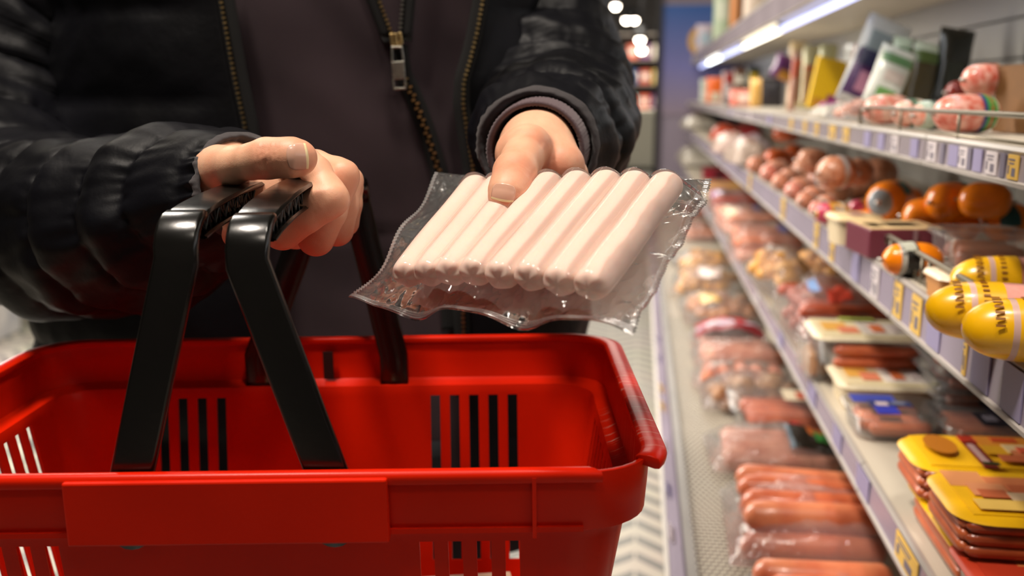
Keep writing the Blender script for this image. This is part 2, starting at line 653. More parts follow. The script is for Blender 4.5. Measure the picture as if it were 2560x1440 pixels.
def surface_nets(fn, lo, hi, h):
    ax = [np.arange(lo[i], hi[i] + h, h) for i in range(3)]
    n = [len(a) for a in ax]
    Fv = np.empty(n)
    Y, Z = np.meshgrid(ax[1], ax[2], indexing='ij')
    for s in range(0, n[0], 16):
        xs = ax[0][s:s + 16]
        X = np.empty((len(xs), n[1], n[2], 3))
        X[..., 0] = xs[:, None, None]
        X[..., 1] = Y
        X[..., 2] = Z
        Fv[s:s + 16] = fn(X)
    ins = Fv < 0
    cn = [k - 1 for k in n]
    cnt = np.zeros(cn)
    acc = np.zeros(cn + [3])
    offs = [(0, 0), (0, 1), (1, 0), (1, 1)]
    for d in range(3):
        o1, o2 = [i for i in range(3) if i != d]
        sl0 = [slice(None)] * 3
        sl1 = [slice(None)] * 3
        sl0[d] = slice(0, n[d] - 1)
        sl1[d] = slice(1, n[d])
        A, B = Fv[tuple(sl0)], Fv[tuple(sl1)]
        cr = (A < 0) != (B < 0)
        t = np.where(cr, A / np.where(cr, A - B, 1), 0)
        for p, q in offs:
            s = [None] * 3
            s[d] = slice(None)
            s[o1] = slice(p, p + cn[o1])
            s[o2] = slice(q, q + cn[o2])
            c = cr[tuple(s)]
            cnt += c
            acc[..., d] += np.where(c, t[tuple(s)], 0)
            acc[..., o1] += c * p
            acc[..., o2] += c * q
    act = cnt > 0
    idx = -np.ones(cn, dtype=np.int64)
    ii = np.argwhere(act)
    idx[act] = np.arange(len(ii))
    V = (ii + acc[act] / cnt[act][:, None]) * h + np.array([a[0] for a in ax])
    quads = []
    for d in range(3):
        o1, o2 = [(1, 2), (2, 0), (0, 1)][d]
        sl0 = [slice(None)] * 3
        sl1 = [slice(None)] * 3
        sl0[d] = slice(0, n[d] - 1)
        sl1[d] = slice(1, n[d])
        a_in = ins[tuple(sl0)]
        cr = a_in != ins[tuple(sl1)]
        e = np.argwhere(cr)
        ok = (e[:, o1] > 0) & (e[:, o2] > 0) & (e[:, o1] < cn[o1]) & (e[:, o2] < cn[o2])
        e = e[ok]
        u = np.zeros(3, int)
        v = np.zeros(3, int)
        u[o1] = 1
        v[o2] = 1
        q = np.stack([idx[tuple((e - u - v).T)], idx[tuple((e - v).T)], idx[tuple(e.T)], idx[tuple((e - u).T)]], 1)
        flip = ~a_in[tuple(e.T)]
        q[flip] = q[flip][:, ::-1]
        quads.append(q)
    Q = np.concatenate(quads)
    return V, Q


def skin_mat():
    m = bpy.data.materials.new('skin')
    m.use_nodes = True
    nt = m.node_tree
    b = nt.nodes['Principled BSDF']
    b.inputs['Roughness'].default_value = 0.46
    b.inputs['Specular IOR Level'].default_value = 0.35
    b.inputs['Subsurface Weight'].default_value = 0.25
    b.inputs['Subsurface Radius'].default_value = (1.0, 0.3, 0.15)
    b.inputs['Subsurface Scale'].default_value = 0.004
    at = nt.nodes.new('ShaderNodeAttribute')
    at.attribute_name = 'redness'
    tc = nt.nodes.new('ShaderNodeTexCoord')
    n1 = nt.nodes.new('ShaderNodeTexNoise')
    n1.inputs['Scale'].default_value = 55
    n1.inputs['Detail'].default_value = 3
    nt.links.new(tc.outputs['Object'], n1.inputs['Vector'])
    ad = nt.nodes.new('ShaderNodeMath')
    ad.operation = 'MULTIPLY_ADD'
    nt.links.new(n1.outputs['Fac'], ad.inputs[0])
    ad.inputs[1].default_value = 0.9
    nt.links.new(at.outputs['Fac'], ad.inputs[2])
    r = nt.nodes.new('ShaderNodeMapRange')
    r.inputs[1].default_value = 0.3
    r.inputs[2].default_value = 1.35
    nt.links.new(ad.outputs[0], r.inputs[0])
    mx = nt.nodes.new('ShaderNodeMix')
    mx.data_type = 'RGBA'
    mx.inputs[6].default_value = (*lin('#e2b293'), 1)
    mx.inputs[7].default_value = (*lin('#cb7355'), 1)
    nt.links.new(r.outputs[0], mx.inputs[0])
    nt.links.new(mx.outputs[2], b.inputs['Base Color'])
    # fine skin lines and pores
    n2 = nt.nodes.new('ShaderNodeTexVoronoi')
    n2.inputs['Scale'].default_value = 900
    n2.feature = 'DISTANCE_TO_EDGE'
    nt.links.new(tc.outputs['Object'], n2.inputs['Vector'])
    n3 = nt.nodes.new('ShaderNodeTexNoise')
    n3.inputs['Scale'].default_value = 190
    n3.inputs['Detail'].default_value = 5
    nt.links.new(tc.outputs['Object'], n3.inputs['Vector'])
    s = nt.nodes.new('ShaderNodeMath')
    s.operation = 'MULTIPLY_ADD'
    nt.links.new(n2.outputs['Distance'], s.inputs[0])
    s.inputs[1].default_value = 0.25
    nt.links.new(n3.outputs['Fac'], s.inputs[2])
    bp = nt.nodes.new('ShaderNodeBump')
    bp.inputs['Strength'].default_value = 0.30
    bp.inputs['Distance'].default_value = 0.0009
    nt.links.new(s.outputs[0], bp.inputs['Height'])
    nt.links.new(bp.outputs['Normal'], b.inputs['Normal'])
    return m


M_SKIN = skin_mat()
M_NAIL = mat('nail', '#d9a690', 0.22, spec=0.6, sss=0.15)
M_NAILTIP = mat('nail_edge', '#ecd9a8', 0.3)


def build_hand(fld, red_spots, h=0.0011):
    lo, hi = fld.bounds()
    V, Q = surface_nets(fld, lo, hi, h)
    # smooth the net a little
    red = np.zeros(len(V))
    for c, r, amt in red_spots:
        d = np.sqrt(((V - np.array(P(*c))) ** 2).sum(1))
        red += amt * np.exp(-(d / r) ** 2)
    o = mk('hand', V - np.array(PB), [tuple(q) for q in Q.tolist()], M_SKIN, person)
    a = o.data.attributes.new('redness', 'FLOAT', 'POINT')
    a.data.foreach_set('value', np.clip(red, 0, 1.2).astype(np.float32))
    mod(o, 'SMOOTH', factor=0.5, iterations=2)
    return o


def nail(fld, hand, c, tipdir, nrm, length, width, lift=0.00035):
    """fingernail hugging the finger: c centre, tipdir towards the tip, nrm outwards"""
    c = Vector(c)
    n = Vector(nrm).normalized()
    t = (Vector(tipdir) - n * Vector(tipdir).dot(n)).normalized()
    b = n.cross(t)
    NU, NV = 14, 16
    vs = []
    for j in range(NV + 1):
        s = -1 + 2 * j / NV
        for i in range(NU + 1):
            q = -1 + 2 * i / NU
            wid = (1 - abs(min(s, 0)) ** 3 * 0.28) * (1.0 if s < 0.4 else 1 - 0.10 * (s - 0.4))
            ss = s * (1 - (0.16 * q * q if s < 0 else 0.13 * q * q * 1))
            vs.append(c + t * (ss * length / 2) + b * (q * wid * width / 2))
    X = np.array([tuple(v) for v in vs])
    nn = np.array(tuple(n))
    for _ in range(14):
        d = fld(X) - lift
        X = X - nn * d[:, None] * 0.8
    # free edge lifts off slightly
    fs, mi = [], []
    for j in range(NV):
        for i in range(NU):
            fs.append((j * (NU + 1) + i, j * (NU + 1) + i + 1, (j + 1) * (NU + 1) + i + 1, (j + 1) * (NU + 1) + i))
            mi.append(1 if j >= NV - 2 else 0)
    o = mk('thumbnail', X - np.array(PB), fs, [M_NAIL, M_NAILTIP], hand, mi=mi)
    mod(o, 'SOLIDIFY', thickness=0.0006, offset=0.6)
    return o


# --- hand on the basket handles
fr = Field()
fr.k = 0.0020
fr.chain([(450, 500, 0.70, 0.031), (560, 455, 0.655, 0.0265), (630, 490, 0.644, 0.025), (690, 540, 0.640, 0.0175)], 0.012)
fr.chain([(560, 470, 0.650, 0.022), (610, 555, 0.642, 0.017), (680, 565, 0.636, 0.0130)], 0.010)
fr.chain([(640, 520, 0.655, 0.020), (740, 560, 0.662, 0.0150), (820, 550, 0.680, 0.0120)], 0.010)
# thumb
fr.chain([(545, 425, 0.635, 0.0170), (585, 413, 0.602, 0.0114), (632, 403, 0.588, 0.0106), (668, 396, 0.583, 0.0121), (706, 394, 0.580, 0.0113), (735, 394, 0.579, 0.0114), (752, 395, 0.580, 0.0098)], 0.004)
# index, middle, ring, little: knuckle, middle joint, end joint, tip
fr.chain([(706, 574, 0.616, 0.0134), (765, 535, 0.609, 0.0116), (806, 508, 0.608, 0.0118), (827, 497, 0.608, 0.0112), (820, 478, 0.611, 0.0098), (790, 428, 0.617, 0.0096), (764, 405, 0.622, 0.0096), (720, 415, 0.634, 0.0085)], 0.0035)
fr.chain([(790, 594, 0.638, 0.0126), (826, 530, 0.633, 0.0104), (850, 462, 0.634, 0.0106), (857, 440, 0.634, 0.0106), (842, 428, 0.638, 0.0092), (790, 410, 0.645, 0.0092), (745, 420, 0.652, 0.0088)], 0.003)
fr.chain([(842, 574, 0.656, 0.0116), (860, 515, 0.652, 0.0098), (871, 452, 0.655, 0.0098), (855, 432, 0.660, 0.0092), (800, 415, 0.668, 0.0090), (750, 430, 0.675, 0.0082)], 0.003)
fr.chain([(862, 556, 0.676, 0.0102), (873, 510, 0.674, 0.0088), (876, 468, 0.677, 0.0086), (850, 445, 0.684, 0.0084), (800, 440, 0.690, 0.0078)], 0.003)
for x, amp in ((642, .0004), (655, .0007), (664, .0005), (675, .0007), (688, .0006), (698, .0004)):
    fr.crease((x, 392, 0.571), (x + 40, 389, 0.571), amp, 0.0008, 0.0085)
fr.crease((785, 500, 0.600), (815, 480, 0.600), 0.0005, 0.0007, 0.006)
fr.crease((660, 408, 0.571), (680, 440, 0.571), 0.0008, 0.0009, 0.004)
red_r = [((668, 396, 0.572), 0.014, 0.45), ((757, 394, 0.572), 0.010, 0.35), ((824, 500, 0.60), 0.012, 0.15), ((853, 440, 0.628), 0.012, 0.3),
         ((720, 600, 0.615), 0.022, 0.6), ((790, 620, 0.635), 0.018, 0.7), ((850, 590, 0.66), 0.016, 0.5), ((760, 560, 0.60), 0.02, 0.3)]
hand_r = build_hand(fr, red_r, 0.0010)
nail(fr, hand_r, P(744, 391, 0.566), P(800, 386, 0.566) - P(744, 391, 0.566), P(744, 378, 0.50) - P(744, 391, 0.566), 0.0128, 0.0160)

# --- hand holding the sausage pack
fl = Field()
fl.k = 0.004
fl.chain([(1420, 255, 0.86, 0.030), (1362, 335, 0.74, 0.0265), (1342, 372, 0.70, 0.0255), (1375, 405, 0.685, 0.020), (1402, 420, 0.675, 0.0160)], 0.010)
fl.chain([(1338, 375, 0.698, 0.0262), (1306, 385, 0.668, 0.0170), (1326, 356, 0.655, 0.0105)], 0.009)
fl.chain([(1322, 370, 0.664, 0.0165), (1304, 400, 0.642, 0.0132), (1287, 432, 0.626, 0.0136), (1277, 460, 0.615, 0.0122), (1270, 484, 0.609, 0.0119), (1267, 495, 0.608, 0.0106)], 0.005)
fl.chain([(1402, 415, 0.675, 0.0158), (1385, 470, 0.678, 0.0120), (1300, 555, 0.666, 0.0100), (1215, 600, 0.644, 0.0086)], 0.005)
fl.chain([(1420, 440, 0.695, 0.0150), (1420, 500, 0.694, 0.0120), (1350, 585, 0.666, 0.0100), (1270, 632, 0.640, 0.0086)], 0.005)
fl.chain([(1425, 465, 0.708, 0.0140), (1440, 530, 0.700, 0.0115), (1390, 615, 0.662, 0.0096), (1320, 655, 0.634, 0.0082)], 0.005)
fl.chain([(1425, 490, 0.718, 0.0125), (1455, 560, 0.700, 0.0100), (1425, 635, 0.660, 0.0086), (1370, 668, 0.634, 0.0074)], 0.005)
for y, amp in ((411, .0004), (421, .0006), (429, .0007), (438, .0005)):
    fl.crease((1291 - (y - 425) * 0.3, y, 0.612), (1280 - (y - 425) * 0.3, y + 30, 0.608), amp, 0.0008, 0.0085)
fl.crease((1336, 372, 0.645), (1350, 390, 0.645), 0.0008, 0.0012, 0.006)
fl.crease((1385, 400, 0.665), (1360, 390, 0.665), 0.0009, 0.0010, 0.006)
red_l = [((1290, 425, 0.612), 0.013, 0.5), ((1266, 500, 0.60), 0.010, 0.55), ((1330, 352, 0.645), 0.010, 0.5), ((1420, 410, 0.66), 0.018, 0.35), ((1370, 415, 0.66), 0.012, 0.35)]
hand_l = build_hand(fl, red_l, 0.0010)
nail(fl, hand_l, P(1259, 481, 0.597), P(1252, 520, 0.597) - P(1259, 481, 0.597), P(1255, 470, 0.5) - P(1259, 481, 0.597), 0.0115, 0.0150)

# ------------------------------------------------------------------ clothes
def fabric(name, col, rough, sheen, bump, col2=None, spec=0.4, coat=0.0):
    m = mat(name, col, rough=rough, spec=spec, sheen=sheen, bump=bump, coat=coat, var=(7, 1.0) if col2 else None, col2=col2)
    return m


M_JACKET = fabric('black_nylon', '#0a0a10', 0.50, 0.0, (60, 0.30, 0.003), col2='#050507', spec=0.15)
M_LINING = fabric('jacket_lining', '#332e30', 0.8, 0.2, (400, 0.3, 0.001))
M_HOOD = fabric('plum_sweatshirt', '#382c30', 0.95, 0.12, (900, 0.5, 0.0008), col2='#2e2428', spec=0.1)
M_RIB = fabric('ribbed_cuff', '#5b4c50', 0.95, 0.3, (1100, 0.4, 0.0006), spec=0.1)
M_TAPE = fabric('zipper_tape', '#070606', 0.95, 0.0, (900, 0.3, 0.0005))
M_BRASS = mat('antique_brass', '#d2b47c', 0.34, metal=1.0, var=(300, 0.45))
M_STEEL = mat('silver_zip', '#b9b7ac', 0.28, metal=1.0, var=(300, 0.3))
M_SHIRT = fabric('grey_green_shirt', '#586058', 0.9, 0.2, (700, 0.4, 0.0008), spec=0.1)
M_TROUSER = fabric('dark_trousers', '#17181c', 0.9, 0.2, (500, 0.4, 0.001), spec=0.2)
M_SHOE = mat('black_shoe', '#151413', 0.4)

# torso profile: height u -> half width, half depth, centre depth
PROF = [(-0.52, 0.280, 0.130, 1.06), (-0.42, 0.297, 0.138, 1.06), (-0.25, 0.302, 0.142, 1.06), (-0.10, 0.284, 0.138, 1.06),
        (0.05, 0.252, 0.136, 1.06), (0.18, 0.246, 0.132, 1.06), (0.28, 0.225, 0.118, 1.065), (0.36, 0.150, 0.092, 1.07), (0.40, 0.085, 0.075, 1.075)]


def prof(u):
    for i in range(len(PROF) - 1):
        a, b = PROF[i], PROF[i + 1]
        if u <= b[0] or i == len(PROF) - 2:
            t = min(max((u - a[0]) / (b[0] - a[0]), 0), 1)
            t = t * t * (3 - 2 * t) * 0.5 + t * 0.5
            return [lerp(a[k], b[k], t) for k in (1, 2, 3)]


RC = -0.2225


def torso_pt(phi, u, off=0.0):
    """phi 0 = front (towards the camera), positive to picture right; off outwards"""
    a, b, dc = prof(u)
    e = 0.86
    s, c = math.sin(phi), math.cos(phi)
    x = math.copysign(abs(s) ** e, s)
    y = math.copysign(abs(c) ** e, c)
    return Vector((RC + (a + off) * x, dc - (b + off) * y, u))


def phi_at(r, u, off=0.0):
    a = prof(u)[0] + off
    x = max(-0.999, min(0.999, (r - RC) / a))
    return math.asin(math.copysign(abs(x) ** (1 / 0.86), x))


def curve_px(tab, v):
    for i in range(len(tab) - 1):
        if v <= tab[i + 1][0] or i == len(tab) - 2:
            t = min(max((v - tab[i][0]) / (tab[i + 1][0] - tab[i][0]), 0), 1)
            return lerp(tab[i][1], tab[i + 1][1], t)


def px_r(px, D=0.94):
    return (px - 1280) / F_PX * D


def u_of(py, d=0.925):
    """height of a point at horizontal distance d seen in picture row py"""
    ang = math.atan((720 - py) / F_PX) - PITCH
    return d * math.tan(ang)


# opening edges of the jacket: (u, r)
EDGE_L = sorted([(u_of(y), px_r(x)) for y, x in ((-420, 600), (-200, 560), (0, 588), (100, 600), (200, 612), (310, 630), (450, 640), (620, 640), (800, 645), (1000, 660))])
EDGE_R = sorted([(u_of(y), px_r(x)) for y, x in ((-420, 1150), (-200, 1230), (0, 1212), (80, 1198), (140, 1184), (200, 1167), (260, 1164), (330, 1174), (430, 1188), (600, 1185), (790, 1160), (900, 1165), (1000, 1165))])
HZIP = sorted([(u_of(y), px_r(x)) for y, x in ((-420, 1000), (0, 993), (100, 1000), (185, 1012), (250, 1040), (330, 1067), (430, 1095), (560, 1110), (800, 1120), (1000, 1120))])


def fold(p, s, amt):
    return amt * (noise.noise(Vector((p.x * s, p.y * s, p.z * s * 0.7))))


# --- sweatshirt
def hoodie_pt(i, j):
    u = lerp(-0.50, 0.40, j)
    phi = lerp(-math.pi * 0.98, math.pi * 0.98, i)
    p = torso_pt(phi, u, -0.022)
    w = 0.006 * noise.noise(Vector((p.x * 9 + u * 6, 3.1, u * 7))) + 0.0035 * noise.noise(Vector((p.x * 26 + u * 14, 8.1, u * 16)))
    zr = curve_px(HZIP, u)
    dz = p.x - zr
    if phi > -1.4 and phi < 1.4:
        w += 0.0035 * math.exp(-(dz / 0.018) ** 2) - 0.003 * math.exp(-((abs(dz) - 0.020) / 0.0035) ** 2)
        # diagonal pulls towards the zip
        w += 0.0022 * math.sin(p.x * 55 + u * 38) * math.exp(-((dz + 0.08) / 0.07) ** 2)
        if abs(u - u_of(592)) < 0.006:
            w -= 0.0015
    return p + Vector((0, -w, 0))


hood = MB().grid(hoodie_pt, 150, 130).build('hoodie', M_HOOD, person)
hood.location = -PB
# open neck of the sweatshirt above the slider: a dark shirt shows in the V
us = u_of(100)
vz = []
shirt = MB()
def shirt_pt(i, j):
    u = lerp(us - 0.012, 0.40, j)
    r0 = curve_px(HZIP, u)
    kk_ = max(0.0, (u - us))
    r = curve_px(HZIP, us) + lerp(-0.37 * kk_ - 0.002, 0.105 * kk_ + 0.002, i)
    phi = phi_at(r, u, -0.022)
    return torso_pt(phi, u, -0.0195) + Vector((0, 0.0002, 0))
shirt.grid(shirt_pt, 8, 30)
so = shirt.build('shirt', M_SHIRT, person)
so.location = -PB


def surf(r, u, off):
    return torso_pt(phi_at(r, u, off), u, off)


def zipper(path, name, parent, material, pitch=0.0042, tooth=(0.0024, 0.0016, 0.0024), side=0, offs=0.0):
    """teeth along a path of points; side 0 = both rows meshed, -1/1 = a single row"""
    pts = [Vector(p) for p in path]
    L = [0]
    for a, b in zip(pts, pts[1:]):
        L.append(L[-1] + (b - a).length)
    m = MB()
    n = int(L[-1] / pitch)
    k = 0
    for i in range(n):
        s = i * pitch
        while k < len(L) - 2 and L[k + 1] < s:
            k += 1
        t = (s - L[k]) / max(L[k + 1] - L[k], 1e-9)
        p = lerp(pts[k], pts[k + 1], t)
        T = (pts[k + 1] - pts[k]).normalized()
        B = T.cross(Vector((0, -1, 0))).normalized()
        N = B.cross(T)
        M = Matrix((B, N, T)).transposed()
        if side == 0:
            sgn = 1 if i % 2 else -1
            m.box(p + B * (sgn * 0.0013), (0.0034, 0.0026, 0.0020), 0, M)
        else:
            m.box(p, (0.0030, 0.0028, 0.0019), 0, M)
    o = m.build(name, material, parent, smooth=False)
    o['kind'] = 'stuff'
    return o


def ribbon(path, width, name, parent, material, lift=0.0):
    pts = [Vector(p) for p in path]
    vs, fs = [], []
    for i, p in enumerate(pts):
        T = (pts[min(i + 1, len(pts) - 1)] - pts[max(i - 1, 0)]).normalized()
        B = T.cross(Vector((0, -1, 0))).normalized()
        for q in (-1, -0.33, 0.33, 1):
            vs.append(p + B * (q * width / 2) + Vector((0, lift * (abs(q) == 1), 0)))
    for i in range(len(pts) - 1):
        for k in range(3):
            fs.append((i * 4 + k, i * 4 + k + 1, (i + 1) * 4 + k + 1, (i + 1) * 4 + k))
    o = mk(name, vs, fs, material, parent)
    mod(o, 'SOLIDIFY', thickness=0.001, offset=0)
    return o


def zpath(tab, u0, u1, off, dr=0.0, n=60):
    return [surf(curve_px(tab, lerp(u0, u1, i / n)) + dr, lerp(u0, u1, i / n), off) for i in range(n + 1)]


tp = ribbon(zpath(HZIP, u_of(840), us - 0.004, -0.0135), 0.017, 'zipper_tape', hood, M_TAPE, 0.001)
zipper(zpath(HZIP, u_of(760), us - 0.03, -0.0118), 'zipper_teeth', hood, M_BRASS)
# opened rows above the slider
for sgn, dr0 in ((-1, -0.018), (1, 0.005)):
    path = []
    for i in range(31):
        u = lerp(us, 0.34, i / 30)
        k = (u - us)
        r = curve_px(HZIP, us) + (-0.36 if sgn < 0 else 0.10) * k + sgn * 0.0022
        path.append(surf(r, u, -0.0105))
    zipper(path, 'zipper_teeth', hood, M_BRASS if sgn < 0 else M_STEEL, side=1)
    ribbon([q + Vector((sgn * 0.006, 0.0012, 0)) for q in path], 0.011, 'zipper_tape', hood, M_TAPE, 0.001)
# slider and pull
sp = surf(curve_px(HZIP, us), us, -0.010)
sl = MB()
T = Vector((-0.12, 0, 1)).normalized()
Bv = Vector((1, 0, 0.12)).normalized()
M = Matrix((Bv, Vector((0, 1, 0)), T)).transposed()
for sgn in (-1, 1):
    sl.box(sp + Bv * (sgn * 0.0038) + T * 0.002 + Vector((0, -0.002, 0)), (0.0042, 0.0052, 0.011), 0, M)
sl.box(sp - T * 0.004 + Vector((0, -0.002, 0)), (0.0085, 0.0052, 0.006), 0, M)
sl.box(sp + T * 0.001 + Vector((0, -0.0060, 0)), (0.0026, 0.003, 0.012), 0, M)
slo = sl.build('zipper_slider', M_BRASS, hood, smooth=False)
mod(slo, 'BEVEL', width=0.0007, segments=2)
# pull: ring, bar, square eye
pl = MB()
q0 = sp + Vector((0.0005, -0.0075, -0.006))
def bar(a, b, w, th, mb):
    a, b = Vector(a), Vector(b)
    t = (b - a).normalized()
    bb = t.cross(Vector((0, -1, 0))).normalized()
    MM = Matrix((bb, Vector((0, 1, 0)), t)).transposed()
    mb.box((a + b) / 2, (w, th, (b - a).length), 0, MM)
e = Vector((0.055, 0, -1)).normalized()
f = Vector((1, 0, 0.055)).normalized()
for s in (-1, 1):
    bar(q0 + f * s * 0.0046, q0 + f * s * 0.0054 + e * 0.013, 0.0020, 0.0018, pl)
bar(q0 - f * 0.0055, q0 + f * 0.0055, 0.0022, 0.0018, pl) if False else pl.box(q0, (0.0112, 0.0018, 0.0022), 0, None)
pl.box(q0 + e * 0.0215, (0.0124, 0.0019, 0.017), 0, Matrix((f, Vector((0, 1, 0)), -e)).transposed())
for s in (-1, 1):
    bar(q0 + f * s * 0.0056 + e * 0.029, q0 + f * s * 0.0056 + e * 0.0385, 0.0018, 0.0019, pl)
bar(q0 - f * 0.0064 + e * 0.0385, q0 + f * 0.0064 + e * 0.0385, 0.0022, 0.0019, pl)
plo = pl.build('zipper_pull', M_STEEL, hood, smooth=False)
mod(plo, 'BEVEL', width=0.0005, segments=2)
for o in (tp, slo, plo):
    pass


# --- jacket
def seam_puff(u):
    k = (u + 0.60) / 0.085
    f = abs(math.sin(math.pi * k))
    return 0.009 * f ** 0.6


def jacket_pt(i, j):
    u = lerp(-0.46, 0.39, j)
    pL = phi_at(curve_px(EDGE_L, u), u)
    pR = phi_at(curve_px(EDGE_R, u), u)
    phi = lerp(pR, pL + 2 * math.pi, i)
    edge = min(i, 1 - i)
    k = min(1.0, edge / 0.04)
    p = torso_pt(phi, u, 0.0)
    w = (0.002 + seam_puff(u)) * k + 0.004 * k * noise.noise(Vector((phi * 2.2, u * 11, 2.0))) + 0.002 * k * noise.noise(Vector((phi * 9, u * 40, 5.0)))
    return torso_pt(phi, u, w)


jb = MB().grid(jacket_pt, 220, 120)
jacket = jb.build('jacket', M_JACKET, person)
jacket.location = -PB
mod(jacket, 'SOLIDIFY', thickness=0.004, offset=-1.0)


def place_edge(tab, dr, off, u0, u1):
    return zpath(tab, u0, u1, off, dr, 80)


u_lo, u_hi = u_of(1000), u_of(-120)
zipper(place_edge(EDGE_L, 0.002, 0.0035, u_lo, u_hi), 'zipper_teeth', jacket, M_BRASS, pitch=0.0046, side=1)
zipper(place_edge(EDGE_R, -0.002, 0.0035, u_lo, u_hi), 'zipper_teeth', jacket, M_BRASS, pitch=0.0046, side=1)
ribbon(place_edge(EDGE_L, 0.006, 0.0005, u_lo, u_hi), 0.016, 'zipper_tape', jacket, M_TAPE, 0.0)
ribbon(place_edge(EDGE_R, -0.004, 0.0005, u_lo, u_hi), 0.016, 'zipper_tape', jacket, M_TAPE, 0.0)


def sleeve(path, radii, seams, name, nring=150, nseg=72, amp=0.006, cuff_in=0.02, squash=0.92, seed=0.0, up=(0, 0, 1), gather=0.0016):
    """quilted sleeve swept along a path; seams = positions (0..1) of the stitched rings"""
    pts = catmull(path, 14)
    rads = catmull([Vector((r, 0, 0)) for r in radii], 14)
    L = [0]
    for a, b in zip(pts, pts[1:]):
        L.append(L[-1] + (b - a).length)
    def at(s):
        x = s * L[-1]
        k = 0
        while k < len(L) - 2 and L[k + 1] < x:
            k += 1
        t = (x - L[k]) / max(L[k + 1] - L[k], 1e-9)
        return lerp(pts[k], pts[k + 1], t), lerp(rads[k], rads[k + 1], t).x
    ctr = [at(i / nring) for i in range(nring + 1)]
    cp, frs = frames([c[0] for c in ctr], up)
    ss = [0.0] + list(seams) + [1.0]
    vs, fs = [], []
    rings = 0
    for i in range(nring + 1):
        s0 = i / nring
        (t, u, w), r = frs[i], ctr[i][1]
        for k in range(nseg):
            a = 2 * math.pi * k / nseg
            # seams run slightly askew round the sleeve
            s = s0 + 0.012 * math.sin(a * 1 + seed) + 0.008 * math.sin(2 * a + seed * 2)
            lo, hi = 0.0, 1.0
            for q0_, q1_ in zip(ss, ss[1:]):
                if q0_ <= s <= q1_:
                    lo, hi = q0_, q1_
                    break
            f = (s - lo) / max(hi - lo, 1e-6)
            width = (hi - lo) * L[-1]
            puff = max(0.0, math.sin(math.pi * min(max(f, 0), 1))) ** 0.5
            e = min(f, 1 - f) * width
            nx = Vector((math.cos(a) * 2.0 + seed, math.sin(a) * 2.0, s * 7))
            big = noise.noise(nx * 1.1)
            # diagonal compression folds
            wv = math.sin(s * 62 + 2.2 * math.sin(a + seed) + 3.0 * noise.noise(Vector((math.cos(a) * 0.8, math.sin(a) * 0.8 + seed, s * 3))))
            fine = noise.noise(Vector((math.cos(a) * 7 + seed, math.sin(a) * 7, s * 24)))
            tuck = noise.noise(Vector((math.cos(a) * 20, math.sin(a) * 20 + seed, lo * 50))) * math.exp(-e / 0.008)
            d = amp * (1.25 * puff - 0.7) + amp * 0.75 * big + amp * 0.45 * wv * puff + amp * 0.25 * fine + gather * 2.4 * tuck
            d *= min(1.0, 0.35 + (1 - s0) * 8) if s0 > 0.9 else 1.0
            rr = r + d
            vs.append(cp[i] + u * (math.cos(a) * rr) + w * (math.sin(a) * rr * squash))
        rings += 1
    # rolled cuff edge turned inwards
    tdir = frs[-1][0]
    r_end = ctr[-1][1]
    for q, (dx, dr) in enumerate(((0.0030, -0.0004), (0.0050, -0.0022), (0.0035, -0.0054), (-0.02, -0.0068), (-0.05, -0.008))):
        for k in range(nseg):
            a = 2 * math.pi * k / nseg
            rr = r_end + dr - amp * 0.3 + (gather * 0.8 * noise.noise(Vector((math.cos(a) * 14, math.sin(a) * 14, seed + 3))) if q < 3 else 0)
            vs.append(cp[-1] + tdir * dx + frs[-1][1] * (math.cos(a) * rr) + frs[-1][2] * (math.sin(a) * rr * squash))
        rings += 1
    mi = []
    for j in range(rings - 1):
        for k in range(nseg):
            k2 = (k + 1) % nseg
            fs.append((j * nseg + k, j * nseg + k2, (j + 1) * nseg + k2, (j + 1) * nseg + k))
            mi.append(1 if j > nring - 1 else 0)
    o = mk(name, vs, fs, [M_JACKET, M_LINING], jacket, mi=mi)
    mod(o, 'SUBSURF', levels=1, render_levels=1)
    return o


# arm on the basket side: shoulder, elbow, wrist
sleeve([Vector((-0.40, 1.10, 0.24)), P(40, 60, 1.02), P(-30, 330, 0.98), P(20, 505, 0.90), P(165, 560, 0.82), P(340, 560, 0.745), P(485, 512, 0.688), P(612, 470, 0.648)],
       [0.105, 0.098, 0.095, 0.084, 0.080, 0.073, 0.059, 0.0425],
       [0.10, 0.22, 0.34, 0.46, 0.57, 0.66, 0.74, 0.815, 0.885, 0.945], 'sleeve', nring=260, amp=0.0080, seed=1.3, nseg=110)
# arm on the pack side
sleeve([Vector((0.0, 1.12, 0.24)), P(1312, 10, 1.08), P(1366, 165, 1.03), P(1390, 285, 0.96), P(1398, 325, 0.86), P(1368, 348, 0.780), P(1343, 366, 0.725)],
       [0.100, 0.088, 0.083, 0.075, 0.066, 0.058, 0.0490],
       [0.12, 0.26, 0.40, 0.52, 0.64, 0.75, 0.87], 'sleeve', nring=220, amp=0.0075, seed=4.1, nseg=110)


def cuff(path, r0, r1, name, parent, material, nseg=160, ribs=90, lip=0.004):
    pts, frs = frames(path)
    vs, fs = [], []
    n = len(pts)
    rows = [(i, lerp(r0, r1, i / (n - 1)), 0) for i in range(n)] + [(n - 1, r1 - lip * 0.35, lip * 0.45), (n - 1, r1 - lip, 0.0), (n - 1, r1 - lip, -0.03)]
    for i, r, dx in rows:
        t, u, w = frs[i]
        for k in range(nseg):
            a = 2 * math.pi * k / nseg
            rr = r + 0.0004 * math.cos(ribs * a)
            vs.append(pts[i] + t * dx + (u * math.cos(a) + w * math.sin(a)) * rr)
    for j in range(len(rows) - 1):
        for k in range(nseg):
            k2 = (k + 1) % nseg
            fs.append((j * nseg + k, j * nseg + k2, (j + 1) * nseg + k2, (j + 1) * nseg + k))
    return mk(name, vs, fs, material, parent)


